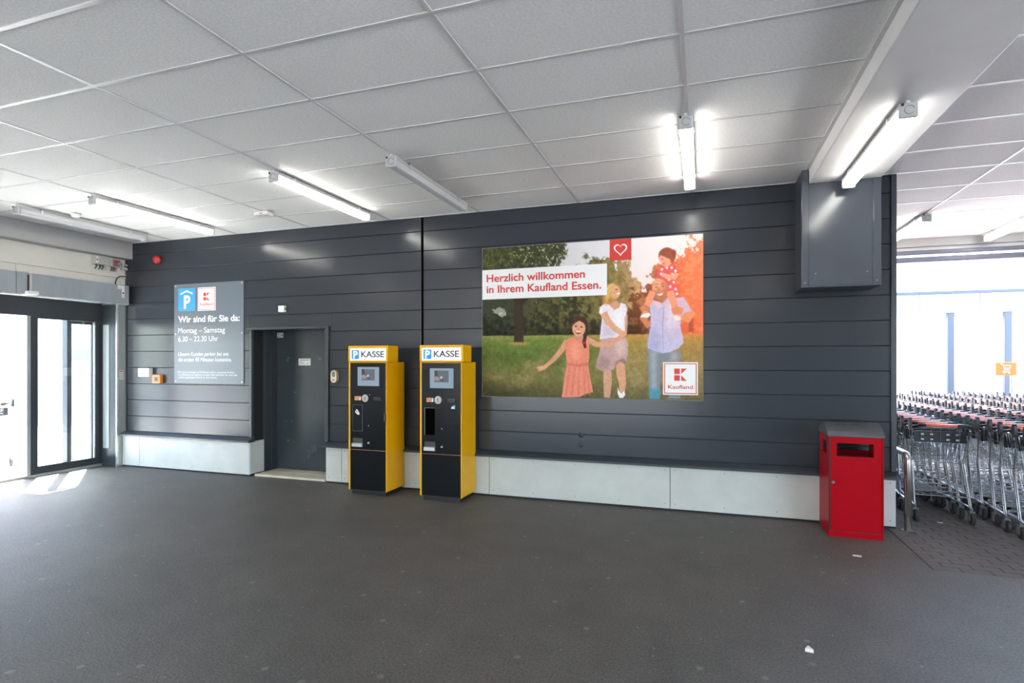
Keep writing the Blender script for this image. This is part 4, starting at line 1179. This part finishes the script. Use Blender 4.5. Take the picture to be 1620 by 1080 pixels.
shop_logo(t, 2.143, 2.508, 0.063, 0.420, y, (2.262, 2.394, 0.217, 0.351), (2.197, 2.456), 0.130, 0.009)

# ------------------------------------------------------------------ red litter bin
t = thing('litter_bin', 'red steel litter bin with a grey domed lid at the end of the dark wall', 'litter bin', (1.122, 5.935, 0))
BW, BD, BH = 0.445, 0.435, 0.945
f = MB()
f.box(0, 0.012, 0, BD, 0.0, 0.752).box(0, 0.012, 0, BD, 0.875, BH).box(0, 0.012, 0, 0.10, 0.752, 0.875).box(0, 0.012, 0.33, BD, 0.752, 0.875)
f.box(BW - 0.012, BW, 0, BD, 0, BH).box(0.012, BW - 0.012, BD - 0.012, BD, 0, 0.752).box(0.012, BW - 0.012, BD - 0.012, BD, 0.875, BH)
f.box(0.012, BW - 0.012, 0, 0.012, 0, 0.052).box(0.0125, BW - 0.0125, 0.012, BD - 0.012, 0.02, 0.04)
f.obj('body', M['red'], t)
d = MB()
d.box(0.014, BW - 0.016, -0.004, 0.010, 0.057, 0.750).box(0.014, BW - 0.016, -0.004, 0.010, 0.873, 0.930)
d.box(0.014, 0.066, -0.004, 0.010, 0.750, 0.873).box(BW - 0.080, BW - 0.016, -0.004, 0.010, 0.750, 0.873)
d.box(0.066, BW - 0.080, 0.010, 0.016, 0.735, 0.750)
dr = d.obj('door', M['red'], t)
MB().lathe([(0.013, -0.012), (0.014, -0.004)], 'y', (0.036, 0, 0.506), 14).obj('lock', M['mid_grey'], dr)
MB().box(0.001, 0.0138, -0.0015, 0.0, 0.06, 0.925).box(0.0125, 0.02, 0.0115, 0.02, 0.05, 0.94).box(BW - 0.02, BW - 0.0125, 0.0115, 0.02, 0.05, 0.94).box(0.013, BW - 0.013, -0.001, 0.004, 0.0505, 0.0585).obj('dark_seam_strip', M['black'], t)  # black strips stand in for the shade in the gaps round the door
li = MB().box(0.04, BW - 0.05, 0.05, BD - 0.05, 0.05, 0.70)
li.obj('inner_liner', M['red_inside'], t)
MB().box(0.03, BW - 0.04, 0.04, BD - 0.04, 0.70, 0.712).obj('liner_rim', M['lid'], t)
arc = [(-0.012 + (BD + 0.024) * i / 14, BH + 0.004 + 0.098 * math.sin(math.pi * i / 14) ** 0.8) for i in range(15)]
ld = MB().prism([(-0.012, BH - 0.012)] + arc + [(BD + 0.012, BH - 0.012)], 'x', -0.008, BW + 0.008).obj('domed_lid', M['lid'], t)
m = MB()
for k in range(4):
    m.lathe([(0.007, BH + 0.085), (0.007, BH + 0.096)], 'z', (0.10 + 0.055 * k, 0.12, 0), 8)
stuff(m.obj('lid_holes', M['black'], ld))

# ------------------------------------------------------------------ stainless guard rail
t = thing('guard_rail', 'stainless steel guard rail hoop beside the trolleys at the wall corner', 'guard rail', (1.885, 6.38, 0))
R = 0.032
arcp = [(0, 0, 0.0), (0, 0, 0.66)] + [(0, 0.07 - 0.07 * math.cos(a), 0.66 + 0.07 * math.sin(a)) for a in np.linspace(0.2, math.pi / 2, 6)]
arcp += [(0, 1.43, 0.73)] + [(0, 1.43 + 0.07 * math.sin(a), 0.66 + 0.07 * math.cos(a)) for a in np.linspace(0.2, math.pi / 2, 6)] + [(0, 1.50, 0.0)]
MB().tube(arcp, R, 14).obj('bent_tube', M['stainless'], t, True)
for y in (0, 1.5):
    MB().lathe([(0.055, 0.0), (0.055, 0.006)], 'z', (0, y, 0), 16).obj('floor_flange', M['stainless'], t)

# ------------------------------------------------------------------ shopping trolleys
def make_trolley(label, loc, group=None):
    t = thing('shopping_trolley', label, 'shopping trolley', loc, 0, group)
    w = MB()
    WR = 0.0030
    def lerp(a, b, q):
        return tuple(a[i] + (b[i] - a[i]) * q for i in range(3))
    tr = {s: (s * 0.255, 0.05, 0.955) for s in (-1, 1)}
    tf = {s: (s * 0.185, 0.88, 0.925) for s in (-1, 1)}
    br = {s: (s * 0.215, 0.10, 0.595) for s in (-1, 1)}
    bf = {s: (s * 0.150, 0.80, 0.650) for s in (-1, 1)}
    for s in (-1, 1):
        for q in (0.35, 0.7):
            w.tube([lerp(br[s], tr[s], q), lerp(bf[s], tf[s], q)], WR, 4, False)
        for k in range(8):
            q = k / 7
            w.tube([lerp(br[s], bf[s], q), lerp(tr[s], tf[s], q)], WR, 4, False)
    for q in (0.33, 0.66):
        w.tube([lerp(bf[-1], tf[-1], q), lerp(bf[1], tf[1], q)], WR, 4, False)
    for k in range(1, 5):
        w.tube([lerp(bf[-1], bf[1], k / 5), lerp(tf[-1], tf[1], k / 5)], WR, 4, False)
    for k in range(1, 7):
        w.tube([lerp(br[-1], br[1], k / 7), lerp(bf[-1], bf[1], k / 7)], WR, 4, False)
    for k in range(1, 4):
        w.tube([lerp(br[-1], bf[-1], k / 4), lerp(br[1], bf[1], k / 4)], WR, 4, False)
    w.obj('basket', M['chrome'], t)
    rim = MB()
    rim.tube([tr[-1], tf[-1], tf[1], tr[1]], 0.006, 6)
    rim.tube([br[-1], bf[-1], bf[1], br[1]], 0.005, 6)
    rim.obj('basket_rim', M['leg_steel'], t)
    fl_ = MB()
    fl_.tube([tr[-1], tr[1]], 0.005, 6)
    fl_.tube([br[-1], br[1]], 0.005, 6)
    for k in range(1, 24):              # the upper part of the flap has only every fourth wire, in front of the seat board
        a, b = lerp(br[-1], br[1], k / 24), lerp(tr[-1], tr[1], k / 24)
        fl_.tube([a, b if k % 4 == 0 else lerp(a, b, 0.56)], 0.0028 if k % 4 == 0 else 0.0018, 4, False)
    for q in (0.28, 0.56):
        fl_.tube([lerp(br[-1], tr[-1], q), lerp(br[1], tr[1], q)], WR, 4, False)
    fl_.obj('rear_flap', M['chrome'], t)
    # child seat board with slots
    st, pl = MB(), MB()
    xs_ = [-0.225, -0.165, -0.140, -0.085, -0.060, 0.055, 0.080, 0.135, 0.160, 0.225]
    zs_ = [0.795, 0.822, 0.836, 0.874, 0.888, 0.915]
    for i in range(9):
        for j in range(5):
            if i % 2 and j % 2:
                pl.box(xs_[i], xs_[i + 1], 0.0745, 0.0765, zs_[j], zs_[j + 1])
            else:
                st.box(xs_[i], xs_[i + 1], 0.075, 0.083, zs_[j], zs_[j + 1])
    bd = st.obj('child_seat_board', M['black'], t)
    pl.obj('slot_plates', M['silver'], bd)
    # chassis
    fr_ = MB()
    for s in (-1, 1):
        fr_.tube([(s * 0.238, 0.0, 0.165), (s * 0.232, 0.10, 0.165), (s * 0.175, 0.80, 0.165), (s * 0.150, 0.86, 0.165)], 0.012, 6)
    fr_.tube([(-0.150, 0.86, 0.165), (0.150, 0.86, 0.165)], 0.012, 6)
    fr_.obj('chassis', M['leg_steel'], t)
    for s in (-1, 1):
        MB().tube([(s * 0.238, 0.0, 0.150), (s * 0.222, 0.155, 0.595), (s * 0.25, 0.06, 0.93)], 0.0085, 6).obj('leg', M['leg_steel'], t)
        MB().tube([(s * 0.236, 0.045, 0.165), (s * 0.218, 0.20, 0.598)], 0.0075, 6).obj('leg', M['leg_steel'], t)
    rk = MB()
    rk.tube([(-0.230, 0.03, 0.262), (0.230, 0.03, 0.262)], 0.006, 6)
    rk.tube([(-0.228, 0.075, 0.375), (0.228, 0.075, 0.375)], 0.005, 6)
    for k in range(7):
        x = -0.18 + 0.06 * k
        rk.tube([(x, 0.03, 0.262), (x * 0.72, 0.80, 0.20)], WR, 4, False)
    for y in (0.25, 0.5, 0.75):
        rk.tube([(-0.21 + 0.05 * y, y, 0.262 - 0.08 * y), (0.21 - 0.05 * y, y, 0.262 - 0.08 * y)], WR, 4, False)
    rk.obj('lower_rack', M['chrome'], t)
    # handle
    MB().tube([(-0.165, -0.055, 0.985), (0.165, -0.055, 0.985)], 0.017, 10).obj('handle_bar', M['coral'], t, True)
    for s in (-1, 1):
        MB().tube([(s * 0.16, -0.055, 0.985), (s * 0.185, -0.055, 0.985), (s * 0.215, -0.03, 0.975), (s * 0.262, 0.03, 0.958), (s * 0.268, 0.05, 0.955)], [0.019, 0.019, 0.014, 0.014, 0.014], 8).obj('handle_arm', M['black'], t, True)
        ear = [(0.004, 0.930), (0.050, 0.930), (0.062, 0.960), (0.064, 1.010), (0.056, 1.040), (0.042, 1.054), (0.026, 1.052), (0.013, 1.034), (0.006, 0.990)]
        a, b = sorted((s * 0.260, s * 0.285))
        MB().prism(ear, 'x', a, b).obj('grip_pad', M['black'], t)
    ck = MB().rbox(0.105, 0.16, -0.078, -0.032, 0.962, 1.004, 0.004).obj('coin_lock', M['black'], t)
    MB().tube([(0.12, -0.055, 0.962), (0.122, -0.05, 0.90), (0.115, -0.02, 0.86), (0.125, 0.02, 0.90)], 0.004, 5).obj('lock_chain', M['chrome'], ck)
    # castors
    for s, y in ((-1, 0.0), (1, 0.0), (-1, 0.78), (1, 0.78)):
        x = s * (0.238 if y < 0.1 else 0.178)
        wh_ = MB().lathe([(0.030, -0.016), (0.055, -0.016), (0.062, -0.008), (0.062, 0.008), (0.055, 0.016), (0.030, 0.016)], 'x', (x, y - 0.012, 0.062), 14).obj('castor', M['rubber'], t)
        fk = MB().box(x - 0.026, x - 0.020, y - 0.030, y + 0.022, 0.045, 0.130).box(x + 0.020, x + 0.026, y - 0.030, y + 0.022, 0.045, 0.130).box(x - 0.026, x + 0.026, y - 0.030, y + 0.022, 0.118, 0.132)
        fk.lathe([(0.014, 0.132), (0.014, 0.165)], 'z', (x, y, 0), 8)
        fk.obj('fork', M['mid_grey'], wh_)
    return t
first = make_trolley('empty trolley facing the viewer beside the guard rail, black seat board in view', (2.31, 6.80, 0))
ORD = 'first second third fourth fifth sixth seventh eighth ninth tenth eleventh twelfth'.split()
rows = [
    (2.31, 7.03, 11, 11, 'row beside the dark wall', 1),
    (3.00, 5.92, 25, 12, 'second row from the wall', 0),
    (3.70, 7.45, 26, 12, 'third row from the wall', 0),
    (4.40, 9.30, 18, 0, 'fourth row from the wall', 0),
    (5.10, 10.9, 11, 0, 'fifth, farthest row from the wall', 0),
]
for x, y0, n, single, row, skip in rows:
    for k in range(n):
        if k + skip < single:
            lab, grp = ORD[k + skip] + ' trolley counted from the near end of the ' + row, 'near trolleys of the ' + row
        else:
            lab, grp = 'trolley nested at the far end of the ' + row, 'far trolleys of the ' + row
        dup(first, (x + random.uniform(-0.012, 0.012), y0 + 0.23 * k + random.uniform(-0.01, 0.01), 0), random.uniform(-0.012, 0.012), lab, grp)
first.rotation_euler = (0, 0, -0.03)
dup(first, (-10.35, 5.64, -0.012), math.radians(75), 'sunlit trolley outside the glass door, cut by the left edge of the photo')

# orange trolley sign
t = thing('trolley_sign', 'orange sign with a white trolley symbol on two thin posts above the rows', 'sign', (5.34, 12.83, 0))
OR_ = mat('orange_sign_print', (0.80, 0.16, 0.035), rough=0.5)
MB().rbox(-0.16, 0.16, -0.01, 0.01, 1.37, 1.615, 0.003).obj('sign_plate', OR_, t)
for x in (-0.08, 0.08):
    MB().tube([(x, 0.018, 0), (x, 0.018, 1.60)], 0.008, 6).obj('post', M['facade'], t)
m = MB()
q = -0.011
for a, b in (((-0.085, 1.585), (-0.045, 1.575)), ((-0.045, 1.575), (-0.02, 1.475)), ((-0.02, 1.475), (0.055, 1.475)), ((-0.04, 1.555), (0.07, 1.555)), ((0.07, 1.555), (0.055, 1.505)), ((-0.03, 1.505), (0.055, 1.505)), ((-0.02, 1.475), (-0.05, 1.44)), ((-0.05, 1.44), (0.06, 1.44))):
    m.tube([(a[0], q, a[1]), (b[0], q, b[1])], 0.007, 4)
for x in (-0.03, 0.045):
    m.lathe([(0.014, q - 0.004), (0.014, q)], 'y', (x, 0, 1.418), 12)
m.obj('trolley_symbol', M['white'], t)

# ------------------------------------------------------------------ litter on the floor
def scrap(name, label, loc, pts, h=0.004, m=None):
    tag(MB().prism(pts, 'z', 0.0005, h).obj(name, m or M['paper']), label, 'litter').location = loc
scrap('paper_scrap', 'white three-cornered paper scrap on the asphalt in the foreground', (0.571, 3.538, 0), [(-0.022, -0.01), (0.02, -0.016), (0.0, 0.028)], 0.02)
scrap('paper_scrap', 'flat white paper scrap on the asphalt in front of the red bin', (1.232, 5.40, 0), [(-0.035, -0.012), (0.03, -0.02), (0.035, 0.01), (-0.03, 0.016)])
scrap('paper_scrap', 'small pale paper scrap on the pavers between the trolley rows', (2.28, 6.78, 0), [(-0.02, -0.012), (0.025, -0.015), (0.02, 0.014), (-0.024, 0.012)])
